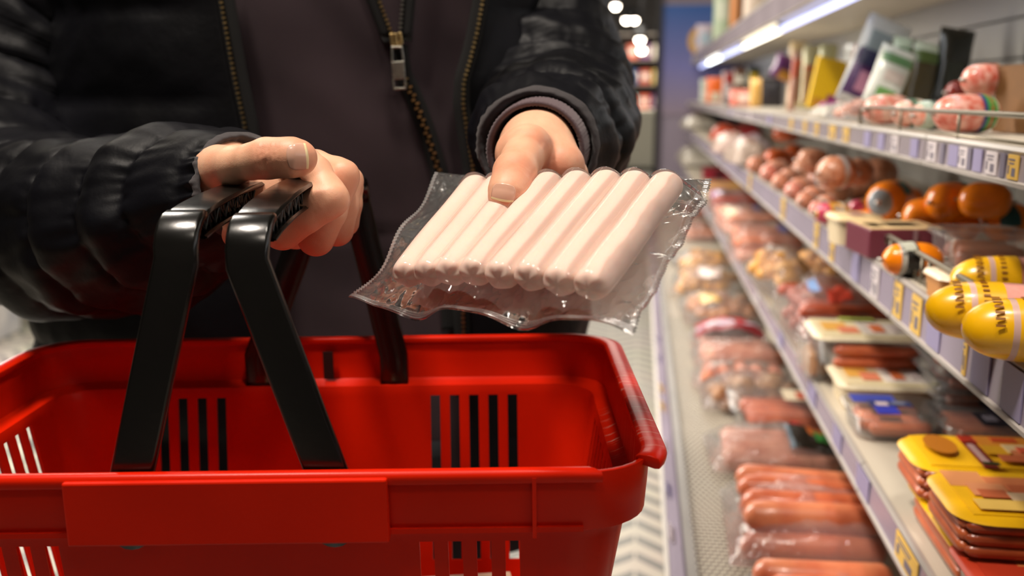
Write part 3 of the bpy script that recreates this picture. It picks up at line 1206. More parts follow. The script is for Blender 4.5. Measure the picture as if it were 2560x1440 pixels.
cuff([P(1415, 310, 0.86), P(1370, 350, 0.76), P(1338, 378, 0.700)], 0.040, 0.0365, 'cuff', hood, M_RIB)
cuff([P(430, 520, 0.72), P(500, 490, 0.69), P(556, 462, 0.662)], 0.036, 0.0345, 'cuff', hood, M_RIB)

# trousers and shoes stand on the floor below the basket
for s in (-1, 1):
    x = RC + s * 0.105
    path = [Vector((x * 0.9 + RC * 0.1, 1.06, -0.36)), Vector((x, 1.055, -0.55)), Vector((x, 1.04, -0.72)), Vector((x + s * 0.01, 1.06, -0.98)), Vector((x + s * 0.012, 1.06, -HC + 0.045))]
    cpts = catmull(path, 10)
    rr = catmull([Vector((r, 0, 0)) for r in (0.125, 0.105, 0.085, 0.075, 0.078)], 10)
    vs, fs = tube_geo(cpts, [v.x + 0.004 * noise.noise(Vector((s, 0, i * 0.35))) for i, v in enumerate(rr)], 28)
    mk('trouser_leg', [v - PB for v in vs], fs, M_TROUSER, person)
    def shoe_pt(i, j):
        a = 2 * math.pi * i
        t = j
        y = lerp(0.10, -0.19, t)
        wv = 0.045 * (math.sin(math.pi * min(max(0.06 + t * 0.90, 0), 1)) ** 0.42)
        hv = lerp(0.085, 0.035, t ** 0.8) * (math.sin(math.pi * min(0.10 + t * 0.86, 1)) ** 0.3)
        z = hv * 0.5 + hv * 0.5 * math.copysign(abs(math.sin(a)) ** 0.6, math.sin(a))
        return Vector((x + s * 0.015 + wv * math.copysign(abs(math.cos(a)) ** 0.8, math.cos(a)), 1.06 + y, -HC + max(z, 0.0)))
    sh = MB().grid(shoe_pt, 28, 20, closed_u=True)
    mk('shoe', [Vector(v) - PB for v in sh.v], sh.f, M_SHOE, person)
# ------------------------------------------------------------------ vacuum pack of sausages in the hand
M_SAUS = mat('pale_sausage', '#e2c4b6', 0.6, spec=0.2, var=(18, 0.07), bump=(140, 0.12, 0.0008), sss=0.45)
K = 8
fx = [1011, 1065, 1120, 1180, 1245, 1319, 1392, 1470]
fy = [695, 693, 691, 691, 699, 703, 715, 725]
bx = [1196, 1252, 1308, 1378, 1450, 1523, 1594, 1672]
by = [460, 459, 457, 454, 451, 450, 452, 455]
FD = [lerp(0.572, 0.493, i / 7) for i in range(K)]
BD = [lerp(0.665, 0.580, i / 7) for i in range(K)]
FP = [P(fx[i], fy[i], FD[i]) for i in range(K)]
BP = [P(bx[i], by[i], BD[i]) for i in range(K)]
cen = sum(FP + BP, Vector()) / 16
pack = empty('sausage_pack', 'clear vacuum pack of eight pale pink sausages held in front of the jacket', 'food pack', W(cen), YAW)
NRM = (BP[4] - FP[4]).cross(FP[7] - FP[0]).normalized()
if NRM.z < 0:
    NRM = -NRM
RS = 0.0094
for i in range(K):
    a, b = FP[i] - cen, BP[i] - cen
    ax = (b - a).normalized()
    path, rs = [], []
    L = (b - a).length
    for s, q in ((0.0, 0.2), (0.0005, 0.55), (0.0016, 0.78), (0.0036, 0.93), (0.008, 0.99), (0.016, 1.0)):
        path.append(a + ax * s)
        rs.append(RS * q)
    for t in (0.3, 0.5, 0.7):
        path.append(lerp(a, b, t) + NRM * (0.0006 * math.sin(i * 2.3 + t * 5)))
        rs.append(RS * (1 + 0.015 * math.sin(i + t * 7)))
    for s, q in ((0.016, 1.0), (0.007, 0.995), (0.0030, 0.95), (0.0012, 0.82), (0.0003, 0.58), (0.0, 0.2)):
        path.append(b - ax * s)
        rs.append(RS * q)
    vs, fs = tube_geo(path, rs, 24)
    # pucker at the ends
    vv = []
    for j, v in enumerate(vs):
        ring, k = j // 24, j % 24
        if ring < 5:
            v = v + ax * (0.0007 * math.cos(k * 5 * 2 * math.pi / 24 + i) * (1 if ring in (1, 2, 3) else 0.3))
        vv.append(v)
    side = ax.cross(NRM).normalized()
    mid_ = (a + b) / 2
    vv = [v + side * ((v - mid_).dot(side) * 0.19) for v in vv]
    o = mk('sausage', vv, fs, M_SAUS, pack)
    mod(o, 'SUBSURF', levels=1, render_levels=1)

# film: corners of the bag
CFL, CFR, CBR, CBL = P(882, 768, 0.600) - cen, P(1580, 826, 0.470) - cen, P(1782, 468, 0.590) - cen, P(1092, 440, 0.700) - cen
# pack plane coordinates: (u across, v from the front edge to the back edge)
NU, NV = 260, 150


def base(u, v):
    return lerp(lerp(CFL, CFR, u), lerp(CBL, CBR, u), v)


# where the sausages lie, measured in (u, v)
def uv_of(p):
    u, v = 0.5, 0.5
    for _ in range(12):
        q = base(u, v)
        du = base(u + 1e-3, v) - q
        dv = base(u, v + 1e-3) - q
        e = p - q
        n = du.cross(dv).normalized()
        e = e - n * e.dot(n)
        A = np.array([[du.dot(du), du.dot(dv)], [du.dot(dv), dv.dot(dv)]])
        bb = np.array([e.dot(du), e.dot(dv)])
        s = np.linalg.solve(A, bb)
        u += s[0] * 1e-3
        v += s[1] * 1e-3
    return u, v


SEG = [(FP[i] - cen, BP[i] - cen) for i in range(K)]
A_ = np.array([tuple(s[0]) for s in SEG])
B_ = np.array([tuple(s[1]) for s in SEG])


def film_side(sign):
    n = NRM * sign
    nn = np.array(tuple(n))
    X = np.zeros(((NV + 1) * (NU + 1), 3))
    U = np.zeros(len(X))
    Vv = np.zeros(len(X))
    k = 0
    for j in range(NV + 1):
        for i in range(NU + 1):
            u, v = i / NU, j / NV
            p = base(u, v)
            # serrated ends and scalloped front edge
            if i == 0 or i == NU:
                p = p + (base(0.5 + (0.004 if (j % 2) else -0.001) * (-1 if i == 0 else 1), v) - base(0.5, v))
            X[k] = tuple(p)
            U[k], Vv[k] = u, v
            k += 1
    # height needed to clear the sausages along n
    h = np.full(len(X), -1.0)
    sup = np.full(len(X), -1.0)
    for a, b in zip(A_, B_):
        ba = b - a
        # work in the plane perpendicular to n
        Xa = X - a
        Xp = Xa - (Xa @ nn)[:, None] * nn
        bp = ba - (ba @ nn) * nn
        t = np.clip((Xp @ bp) / (bp @ bp), -0.035, 1.012)
        q = Xp - t[:, None] * bp
        d = np.sqrt((q * q).sum(1))
        ctr = (a + t[:, None] * ba - X) @ nn
        se = np.minimum(t + 0.035, 1.012 - t) * math.sqrt(float(ba @ ba))
        Rr = (RS + 0.0019) * np.sqrt(np.clip(se / 0.004, 0.05, 1))
        hh = ctr + np.sqrt(np.maximum(Rr * Rr - d * d, 0))
        h = np.where(d < Rr, np.maximum(h, hh), h)
        # draped slope just outside
        sup = np.maximum(sup, np.where(d >= Rr * 0.9, ctr + Rr * 0.4 - (d - Rr * 0.9) * 0.9, -1))
    h0 = 0.0002
    H = np.maximum(np.maximum(h, sup), h0)
    # smooth so the film bridges the valleys
    G = H.reshape(NV + 1, NU + 1)
    need = G.copy()
    for _ in range(14):
        S = G.copy()
        S[1:-1, 1:-1] = (G[:-2, 1:-1] + G[2:, 1:-1] + G[1:-1, :-2] + G[1:-1, 2:] + 2 * G[1:-1, 1:-1]) / 6
        G = np.maximum(S, need * 0.999) if _ < 11 else S
    G[:, 0] = G[:, -1] = 0.0002
    return X, G.reshape(-1), U, Vv, nn


def edge_wave(u, v):
    """the empty borders of the bag ripple: the front border most"""
    f = max(0.0, 1 - v / 0.16)
    w = 0.0
    w += f * f * (0.0050 * math.sin(u * 15.5 + 0.9) + 0.0012 * math.sin(u * 33 + 2.0))
    s = max(0.0, (u - 0.86) / 0.14)
    w += s * 0.0014 * math.sin(v * 20) + s * 0.0005 * math.sin(v * 60 + u * 40)
    s = max(0.0, (0.10 - u) / 0.10)
    w += s * 0.003 * math.sin(v * 13 + 1)
    b = max(0.0, (v - 0.90) / 0.10)
    w += b * (0.0012 * math.sin(u * 14) + 0.004 * u)
    return w


def film_build(sign, name, material):
    X, Hh, U, Vv, nn = film_side(sign)
    vs = []
    pn = np.array(tuple(NRM))
    for k in range(len(X)):
        u, v = U[k], Vv[k]
        w = edge_wave(u, v)
        # crinkles in the loose film
        loose = 1.0 if Hh[k] < 0.003 else 0.05
        c = noise.noise(Vector((u * 24, v * 15, sign * 3.0))) * 0.0012 + noise.noise(Vector((u * 60, v * 40, sign * 5.0))) * 0.00025
        bord = min(1.0, u / 0.03, (1 - u) / 0.03, (v / 0.03))
        seal = 0.0004 * math.sin(v * 480) if v < 0.035 else 0.0
        vs.append(X[k] + nn * (Hh[k] + abs(c) * loose * max(bord, 0.0)) + pn * (w + seal))
    fs = []
    w = NU + 1
    for j in range(NV):
        for i in range(NU):
            q = (j * w + i, j * w + i + 1, (j + 1) * w + i + 1, (j + 1) * w + i)
            fs.append(q if sign > 0 else q[::-1])
    return mk(name, vs, fs, material, pack)


M_FILM = film_mat('clear_film', haze=0.03, rough=0.08, gloss=0.7, bump=(200, 0.06, 0.0012))
M_FILM2 = film_mat('clear_film_lower', haze=0.04, rough=0.10, gloss=0.8, bump=(200, 0.06, 0.0012))
film_build(1, 'top_film', M_FILM)
film_build(-1, 'bottom_film', M_FILM2)
# heat-sealed strips: ribbed band along the front edge, narrow crimped bands at both ends
def strip(name, u0, u1, v0, v1, nu, nv, ribs):
    def fn(i, j):
        u, v = lerp(u0, u1, i), lerp(v0, v1, j)
        k = (0.0004 * math.sin(j * ribs * math.pi)) if nv > nu * 0 else 0
        z = 0.0009 + k
        q = base(u, v)
        if ribs < 0:
            z = 0.0009 + 0.0005 * math.sin(v * 300)
        return q + NRM * (edge_wave(u, v) + z)
    return MB().grid(fn, nu, nv).build(name, M_SEAL, pack)


M_SEAL = film_mat('sealed_film', haze=0.20, rough=0.20, gloss=3.0, bump=(500, 0.25, 0.0008))
strip('seal_strip', 0.004, 0.996, 0.003, 0.030, 240, 16, 6)
strip('seal_strip', 0.002, 0.016, 0.03, 0.99, 4, 260, -1)
strip('seal_strip', 0.984, 0.998, 0.03, 0.99, 4, 260, -1)
# ------------------------------------------------------------------ store shell and the cooler
def struct(o):
    o['kind'] = 'structure'
    return o


def floor_mat():
    m = bpy.data.materials.new('herringbone_floor')
    m.use_nodes = True
    nt = m.node_tree
    b = nt.nodes['Principled BSDF']
    b.inputs['Roughness'].default_value = 0.35
    tc = nt.nodes.new('ShaderNodeTexCoord')
    sp = nt.nodes.new('ShaderNodeSeparateXYZ')
    nt.links.new(tc.outputs['Object'], sp.inputs[0])
    def math_(op, a, b_=None, c=None):
        n = nt.nodes.new('ShaderNodeMath')
        n.operation = op
        for i, x in enumerate((a, b_, c)):
            if x is None:
                continue
            if isinstance(x, (int, float)):
                n.inputs[i].default_value = x
            else:
                nt.links.new(x, n.inputs[i])
        return n.outputs[0]
    colw, pitch_ = 0.12, 0.09
    xs = math_('ADD', sp.outputs[0], 48.104)
    ci = math_('MODULO', xs, 2 * colw)
    tri = math_('ABSOLUTE', math_('SUBTRACT', ci, colw))           # zigzag 0..colw
    yy = math_('ADD', math_('ADD', sp.outputs[1], 50.0), math_('MULTIPLY', tri, 0.9))
    st = math_('MODULO', yy, pitch_)
    bar_ = math_('LESS_THAN', st, pitch_ * 0.40)
    edge = math_('MODULO', xs, colw)
    gap = math_('MULTIPLY', math_('GREATER_THAN', edge, 0.003), math_('LESS_THAN', edge, colw - 0.003))
    msk = math_('MULTIPLY', bar_, gap)
    n = nt.nodes.new('ShaderNodeTexNoise')
    n.inputs['Scale'].default_value = 3
    nt.links.new(tc.outputs['Object'], n.inputs['Vector'])
    mx = nt.nodes.new('ShaderNodeMix')
    mx.data_type = 'RGBA'
    mx.inputs[6].default_value = (*lin('#a9a397'), 1)
    mx.inputs[7].default_value = (*lin('#626361'), 1)
    nt.links.new(msk, mx.inputs[0])
    mx2 = nt.nodes.new('ShaderNodeMix')
    mx2.data_type = 'RGBA'
    mx2.blend_type = 'MULTIPLY'
    mx2.inputs[0].default_value = 0.25
    nt.links.new(mx.outputs[2], mx2.inputs[6])
    nt.links.new(n.outputs['Color'], mx2.inputs[7])
    nt.links.new(mx2.outputs[2], b.inputs['Base Color'])
    return m


def plane(name, x0, x1, y0, y1, z, m, th=0.05):
    return struct(MB().box(((x0 + x1) / 2, (y0 + y1) / 2, z - th / 2), (x1 - x0, y1 - y0, th)).build(name, m, None, smooth=False))


M_WALLP = mat('wall_paint', '#55504e', 0.8, var=(2, 0.2))
plane('floor', -7, 3, -2, 22, 0, floor_mat())
plane('ceiling', -7, 3, -2, 22, 3.45, mat('dark_ceiling', '#35322f', 0.9, var=(1.5, 0.3)))
struct(MB().box((-2, 22.05, 1.7), (10, 0.1, 3.4)).build('wall_back', M_WALLP, None, smooth=False))
struct(MB().box((-7.05, 10, 1.7), (0.1, 24, 3.4)).build('wall_left', M_WALLP, None, smooth=False))
struct(MB().box((3.05, 10, 1.7), (0.1, 24, 3.4)).build('wall_right', M_WALLP, None, smooth=False))
struct(MB().box((-2, -2.05, 1.7), (10, 0.1, 3.4)).build('wall_front', M_WALLP, None, smooth=False))

M_WHITE = mat('white_enamel', '#cfc9c0', 0.35, var=(4, 0.06))
M_LIP = mat('rail_lip', '#a39c96', 0.35, var=(5, 0.1))
M_GREYM = mat('grey_metal', '#8e8a86', 0.35, metal=0.3, var=(6, 0.15))
M_CREAM = mat('cream_enamel', '#c2b9a9', 0.4, var=(5, 0.08))
M_DARK = mat('dark_frame', '#17171a', 0.5)
M_RAIL = mat('lilac_price_rail', '#978c9e', 0.25, spec=0.6, var=(5, 0.15))
M_RAILG = mat('grey_price_rail', '#9b9197', 0.25, spec=0.6, var=(5, 0.15))
M_TAGW = mat('white_price_tag', '#c9bfc1', 0.5)
M_TAGY = mat('yellow_price_tag', '#d8b053', 0.5)
M_TAGG = mat('grey_price_tag', '#6f6878', 0.5)
M_TAGV = mat('violet_price_tag', '#8c84a6', 0.5)
M_INK = mat('print_ink', '#6b6470', 0.6)
M_WIRE = mat('wire_metal', '#7d7566', 0.35, metal=0.7)
M_BACKP = mat('back_panel', '#8f8d86', 0.4, var=(3, 0.08))
M_TUBES = [mat('lamp_tube', '#f2f8ff', 0.5, emit=7.0), mat('lamp_tube_bluish', '#c4ccff', 0.5, emit=2.2), mat('lamp_tube_warm', '#fff8e6', 0.5, emit=5.0)]

# cooler cross-section: heights relative to the camera
Z_DECK, Z_LOW, Z_MID, Z_TOP, Z_CAN = -0.60, -0.417, -0.195, -0.043, 0.245
X_LOW, X_MID, X_TOP, X_CAN, X_BACK = 0.27, 0.29, 0.31, 0.33, 0.64
Y0, Y1 = -0.4, 6.55
case = empty('refrigerated_shelf_case', 'long open refrigerated shelf case full of packed meat along the aisle', 'display case', (0.4, 3.1, 0))


def cpart(mb, name, m, parent=None, smooth=False):
    o = mb.build(name, m, parent or case, smooth=smooth)
    if (parent or case) is case:
        o.location = (-0.4, -3.1, 0)
    return o


YL, YC = Y1 - Y0, (Y0 + Y1) / 2
cpart(MB().box((0.40, YC, 0.22), (0.62, YL, 0.44)), 'base', M_WHITE)
# front bumper below the deck
cpart(MB().box((0.0705, YC, HC - 0.70), (0.02, YL, 0.165)), 'front_bumper', M_CREAM)
mb = MB()
mb.add([(0.0545, Y0, HC - 0.617), (0.0545, Y1, HC - 0.617), (0.0705, Y1, HC - 0.594), (0.0705, Y0, HC - 0.594),
        (0.0585, Y0, HC - 0.620), (0.0585, Y1, HC - 0.620), (0.0745, Y1, HC - 0.597), (0.0745, Y0, HC - 0.597)],
       [(0, 3, 2, 1), (4, 5, 6, 7), (0, 1, 5, 4), (2, 3, 7, 6), (0, 4, 7, 3), (1, 2, 6, 5)])
deck_rail = cpart(mb, 'deck_price_rail', M_RAIL)
cpart(MB().box((0.0515, YC, HC - 0.6185), (0.006, YL, 0.007)), 'bumper_edge', M_WHITE)
cpart(MB().box((0.081, YC, HC - 0.598), (0.013, YL, 0.010)), 'deck_lip', M_GREYM)
# perforated deck
px_, py_ = 0.0095, 0.0105
mb = MB()
nx_, ny0, ny1 = 22, 0.95, 3.6
rows_ = int((ny1 - ny0) / py_)
vs, fs = [], []
for j in range(rows_):
    for i in range(nx_):
        x = 0.0885 + i * px_ + (px_ / 2 if j % 2 else 0)
        y = ny0 + j * py_
        n0 = len(vs)
        hx, hy = px_ / 2, py_ / 2
        vs += [(x - hx, y - hy, HC + Z_DECK), (x + hx, y - hy, HC + Z_DECK), (x + hx, y + hy, HC + Z_DECK), (x - hx, y + hy, HC + Z_DECK)]
        for k in range(4):
            a = math.pi / 4 + k * math.pi / 2 + math.pi
            vs.append((x + 0.0043 * math.cos(a), y + 0.0040 * math.sin(a), HC + Z_DECK))
        for k in range(4):
            k2 = (k + 1) % 4
            fs.append((n0 + k, n0 + k2, n0 + 4 + k2, n0 + 4 + k))
o = mk('perforated_deck', vs, fs, M_CREAM, case, smooth=False)
o.location = (-0.4, -3.1, 0)
o['kind'] = 'stuff'
cpart(MB().box(((0.295 + X_BACK) / 2, (ny0 + ny1) / 2, HC + Z_DECK - 0.002), (X_BACK - 0.295, ny1 - ny0, 0.004)), 'deck_plate', M_CREAM)
cpart(MB().box(((0.0875 + X_BACK) / 2, (ny1 + Y1) / 2, HC + Z_DECK - 0.002), (X_BACK - 0.0875, Y1 - ny1, 0.004)), 'deck_plate', M_CREAM)
cpart(MB().box(((0.0875 + X_BACK) / 2, (ny0 + Y0) / 2, HC + Z_DECK - 0.002), (X_BACK - 0.0875, ny0 - Y0, 0.004)), 'deck_plate', M_CREAM)
cpart(MB().box((0.17, 1.8, HC + Z_DECK - 0.03), (0.18, 1.9, 0.004)), 'hole_shade_sheet', mat('hole_shade', '#0c0e10', 0.9))  # added black sheet: its colour stands in for the shade inside the holes
# end walls and back
for k in range(7):
    ya, yb = -0.25 + k * 1.0, -0.25 + (k + 1) * 1.0
    if k == 6:
        yb = Y1
    for za, zb in ((-0.60, 0.06), (0.064, 0.128), (0.132, 0.62)):
        cpart(MB().box((X_BACK + 0.01, (ya + yb) / 2, HC + (za + zb) / 2), (0.02, yb - ya - 0.006, zb - za)), 'back_panel', M_BACKP)
cpart(MB().box((X_BACK + 0.03, YC, HC), (0.015, YL, 1.25)), 'back_frame', M_DARK)


def shelf(name, xf, zt, th, rail, railmat, face_out=0.0):
    s = cpart(MB().box(((xf + X_BACK) / 2, YC, HC + zt - th / 2), (X_BACK - xf, YL, th)), name, M_CREAM)
    s.location = (-0.4, -3.1, 0)
    # rail in sections of about a metre
    for k in range(7):
        ya, yb = Y0 + 0.49 + (k - 1) * 1.0, Y0 + 0.49 + k * 1.0
        ya, yb = max(ya, Y0), min(yb, Y1)
        m = MB()
        zb, z1 = HC + zt - rail, HC + zt
        x = xf
        prof_ = [(x, z1 + 0.001), (x - 0.004, z1 + 0.0012), (x - 0.006, z1 - 0.002), (x - 0.0045, z1 - 0.005), (x - 0.0055, zb + 0.004), (x - 0.0085, zb + 0.003), (x - 0.0085, zb - 0.0005), (x, zb - 0.0005)]
        n = len(prof_)
        vs = [(a, yy, b) for yy in (ya + 0.0015, yb - 0.0015) for a, b in prof_]
        fs = [(i, i + n, (i + 1) % n + n, (i + 1) % n) for i in range(n)] + [tuple(range(n)), tuple(range(n, 2 * n))[::-1]]
        mi = [0] * len(fs)
        for i in (3,):
            mi[i] = 1
        o = mk('price_rail', vs, fs, [M_LIP, railmat], s, smooth=False, mi=mi)
    return s


s_low = shelf('shelf', X_LOW, Z_LOW, 0.026, 0.036, M_RAIL)
s_mid = shelf('shelf', X_MID, Z_MID, 0.026, 0.048, M_RAIL)
s_top = shelf('shelf', X_TOP, Z_TOP, 0.022, 0.030, M_RAILG)
s_can = shelf('shelf', X_CAN, Z_CAN, 0.050, 0.066, M_RAILG)


def tags(s, xf, zt, rail, items):
    """price tags on a rail: (y, width, kind)"""
    for y, w, kind in items:
        z0, z1 = HC + zt - rail + 0.005, HC + zt - 0.005
        m = {'w': M_TAGW, 'y': M_TAGY, 'g': M_TAGG, 'v': M_TAGV}[kind]
        t = MB()
        t.box((xf - 0.0062, y, (z0 + z1) / 2), (0.0012, w, z1 - z0), 0)
        if kind in 'wy':
            h = z1 - z0
            t.box((xf - 0.0069, y - w * 0.12, z0 + h * 0.30), (0.0004, w * 0.34, h * 0.34), 1)
            t.box((xf - 0.0069, y + w * 0.1, z0 + h * 0.80), (0.0004, w * 0.62, h * 0.07), 1)
            t.box((xf - 0.0069, y + w * 0.1, z0 + h * 0.65), (0.0004, w * 0.5, h * 0.06), 1)
            t.box((xf - 0.0069, y + w * 0.36, z0 + h * 0.38), (0.0004, w * 0.12, h * 0.36), 1)
        t.build('price_tag', [m, M_INK], s, smooth=False)


def y_at(px, X, zr):
    """y along the aisle where a point (X, y, zr) shows at picture column px"""
    lo, hi = 0.2, 14.0
    for _ in range(50):
        mid = (lo + hi) / 2
        if proj((X, mid, HC + zr))[0] > px:
            lo = mid
        else:
            hi = mid
    return (lo + hi) / 2


def proj(p):
    x, y, z = p[0], p[1], p[2] - HC
    r, d = x * CT + y * ST, -x * ST + y * CT
    dep = d * CP - z * SP
    up = d * SP + z * CP
    return 1280 + F_PX * r / dep, 720 - F_PX * up / dep, dep


def on_z(px, py, zr):
    a = P(px, py, 1.0)
    t = zr / a.z
    return W(a * t), t


def rail_y(px, X, z):
    return y_at(px, X, z)


tt = []
for px, w, k in ((1985, .04, 'y'), (2020, .035, 'y'), (2050, .035, 'y'), (2090, .05, 'y'), (2125, .04, 'y'), (2180, .035, 'v'), (2215, .03, 'v'), (2250, .03, 'w'), (2300, .028, 'v'), (2345, .030, 'w'), (2372, .012, 'g'), (2400, .028, 'v'),
                 (2425, .024, 'w'), (2441, .010, 'g'), (2462, .022, 'v'), (2498, .026, 'w'), (2526, .010, 'g'), (2553, .022, 'y'), (1930, .05, 'v'), (1880, .05, 'w'), (1830, .05, 'v')):
    tt.append((rail_y(px, X_TOP, Z_TOP - 0.015), w, k))
tags(s_top, X_TOP, Z_TOP, 0.030, tt)
tt = []
for px, w, k in ((1880, .05, 'y'), (1965, .05, 'y'), (2050, .035, 'y'), (2090, .03, 'y'), (2150, .04, 'v'), (2200, .035, 'w'), (2258, .032, 'y'), (2305, .034, 'y'), (2350, .04, 'v'), (2430, .008, 'y'), (2470, .04, 'v'), (2550, .04, 'v')):
    tt.append((rail_y(px, X_MID, Z_MID - 0.03), w, k))
tags(s_mid, X_MID, Z_MID, 0.048, tt)
tt = []
for px, w, k in ((1820, .05, 'v'), (1900, .05, 'w'), (1960, .05, 'v'), (2040, .06, 'v'), (2105, .05, 'v'), (2170, .06, 'v'), (2282, .075, 'y')):
    tt.append((rail_y(px, X_LOW, Z_LOW - 0.02), w, k))
tags(s_low, X_LOW, Z_LOW, 0.036, tt)
for py, k in ((975, 'y'), (1020, 'y'), (900, 'v'), (850, 'v'), (1120, 'w'), (1230, 'v'), (1340, 'w')):
    p, _ = on_z(1600 + (py - 237) * 0.082, py, -0.605)
    mm = {'w': M_TAGW, 'y': M_TAGY, 'v': M_TAGV}[k]
    c = Vector((0.0622, p.y, HC - 0.6050))
    rot = Matrix.Rotation(-math.atan2(0.016, 0.023), 3, 'Y')
    o = MB().box((0, 0, 0), (0.0012, 0.05, 0.022), 0, rot).build('price_tag', mm, deck_rail, smooth=False, loc=c)

# lamp tubes under the canopy shelf, with holders
for k in range(7):
    ya, yb = -0.09 + k * 0.98, -0.09 + (k + 1) * 0.98 - 0.03
    if yb > Y1:
        yb = Y1 - 0.05
    t = cpart(MB().tube([(0.385, ya, HC + 0.178), (0.385, yb, HC + 0.178)], 0.0085, 12), 'lamp_tube', M_TUBES[(0, 0, 1, 2, 1, 0, 1)[k]], smooth=True)
    cpart(MB().box((0.385, ya - 0.014, HC + 0.184), (0.022, 0.024, 0.024)), 'tube_holder', M_GREYM)

# wire guards standing on the front of the shelves
def guard(s, xf, zt, ya, yb, h, n, r=0.0022):
    z = HC + zt
    m = MB()
    c = 0.012
    pts = [(xf, ya, z), (xf, ya, z + h - c), (xf, ya + c * .3, z + h - c * .3), (xf, ya + c, z + h), (xf, yb - c, z + h), (xf, yb - c * .3, z + h - c * .3), (xf, yb, z + h - c), (xf, yb, z)]
    m.tube(pts, r * 1.5, 8)
    for i in range(1, n):
        y = lerp(ya, yb, i / n)
        m.tube([(xf, y, z), (xf, y, z + h)], r, 6)
    m.tube([(xf, ya, z + h * 0.12), (xf, yb, z + h * 0.12)], r, 6)
    return m.build('wire_guard', M_WIRE, s, smooth=True)


ym = lambda px: rail_y(px, X_MID + 0.008, Z_MID)
guard(s_mid, X_MID + 0.008, Z_MID, ym(2475), ym(2212), 0.030, 14)
guard(s_mid, X_MID + 0.008, Z_MID, ym(2700), ym(2488), 0.030, 7)
guard(s_mid, X_MID + 0.008, Z_MID, ym(2195), ym(2040), 0.028, 12)
yt = lambda px: rail_y(px, X_TOP + 0.008, Z_TOP)
guard(s_top, X_TOP + 0.008, Z_TOP, yt(2620), yt(2150), 0.026, 3, 0.0017)

# far end of the case: side wall with an advertising poster on it
cpart(MB().box((0.385, Y1 + 0.03, HC - 0.2), (0.55, 0.05, 1.72)), 'end_wall', mat('end_wall_grey', '#8a8090', 0.5, var=(3, 0.1)))
cpart(MB().box((0.11, Y1 + 0.01, HC - 0.17), (0.025, 0.10, 1.8)), 'end_post', M_DARK)
cpart(MB().box((0.385, Y1 + 0.02, HC + 0.70), (0.58, 0.10, 0.14)), 'end_header', M_DARK)


def poster_mat():
    m = bpy.data.materials.new('poster_print')
    m.use_nodes = True
    nt = m.node_tree
    b = nt.nodes['Principled BSDF']
    b.inputs['Roughness'].default_value = 0.4
    tc = nt.nodes.new('ShaderNodeTexCoord')
    sp = nt.nodes.new('ShaderNodeSeparateXYZ')
    nt.links.new(tc.outputs['Generated'], sp.inputs[0])
    cr = nt.nodes.new('ShaderNodeValToRGB')
    e = cr.color_ramp.elements
    e[0].position, e[0].color = 0.0, (*lin('#8d7f8e'), 1)
    e[1].position, e[1].color = 1.0, (*lin('#1b4c8f'), 1)
    q = cr.color_ramp.elements.new(0.45)
    q.color = (*lin('#6a6ba0'), 1)
    nt.links.new(sp.outputs[2], cr.inputs[0])
    nt.links.new(cr.outputs[0], b.inputs['Base Color'])
    return m


poster = empty('advertising_poster', 'blue advertising poster with a round yellow emblem on the far end wall', 'poster', (0.375, Y1, HC - 0.1))
MB().box((0, 0, 0.32), (0.49, 0.006, 0.70)).build('poster_sheet', poster_mat(), poster, smooth=False)
xe = 0.37
pe = Vector((0, 0, 0))
zz = (237 - 112) / F_PX * 6.6
xx = 0.407
disc = MB()
disc.tube([(0, 0.002, 0), (0, -0.003, 0)], 0.105, 40)
disc.build('emblem_disc', mat('emblem_yellow', '#c79a3f', 0.5), poster, loc=(xx - 0.375, -0.004, zz + 0.10), smooth=False)
MB().box((0, 0, 0), (0.15, 0.004, 0.055)).build('emblem_band', mat('emblem_blue', '#86a8dd', 0.5), poster, loc=(xx - 0.375 + 0.01, -0.009, zz + 0.10), smooth=False)

# round ceiling lamps far down the aisle
def ceil_lamp(px, py, D, label):
    w = W(P(px, py, D))
    e = empty('ceiling_spotlight', label, 'lamp', w)
    e.location = w
    MB().tube([(0, 0, 0.005), (0, 0, 0.20)], 0.075, 20).build('lamp_housing', M_DARK, e)
    MB().tube([(0, 0, -0.062), (0, 0, -0.055), (0, 0, -0.035), (0, 0, 0.004)], [0.012, 0.032, 0.052, 0.062], 20).build('lamp_glass', mat('spot_glow', '#fff0dc', 0.5, emit=30), e)
    MB().tube([(0, 0, 0.2), (0, 0, 3.45 - w.z)], 0.008, 8).build('lamp_stem', M_DARK, e)
    return e


ceil_lamp(1539, 14, 17.0, 'round ceiling spotlight, highest of those beside the dark sleeve')
ceil_lamp(1566, 49, 18.5, 'round ceiling spotlight, the one nearer the sleeve in the close pair')
ceil_lamp(1586, 49, 18.5, 'round ceiling spotlight, the one farther from the sleeve in the close pair')
ceil_lamp(1600, 98, 16.0, 'small warm ceiling spotlight just below the close pair')
ceil_lamp(1604, 124, 16.8, 'small warm ceiling spotlight, lowest and farthest down the aisle')

# far end of the aisle: chest freezer and a stocked wall unit
fz = empty('chest_freezer', 'pale chest freezer standing at the far end of the aisle', 'freezer', (0.1, 14.5, 0))
o = MB().box((0, 0, 0.42), (2.4, 1.0, 0.76)).build('freezer_body', mat('freezer_body', '#b9b5a6', 0.4), fz, smooth=False)
mod(o, 'BEVEL', width=0.03, segments=3)
MB().box((0, 0, 0.83), (2.44, 1.04, 0.06)).build('freezer_rim', mat('freezer_rim', '#d8d2c0', 0.4), fz, smooth=False)
MB().box((0, 0, 0.02), (2.2, 0.9, 0.04)).build('freezer_foot', M_DARK, fz, smooth=False)
un = empty('stock_shelf_unit', 'tall dark shelf unit behind the chest freezer at the aisle end', 'shelf unit', (0.2, 18.5, 0))
MB().box((0, 0.25, 1.1), (3.0, 0.04, 2.2)).build('back_board', mat('unit_back', '#4a4340', 0.7), un, smooth=False)
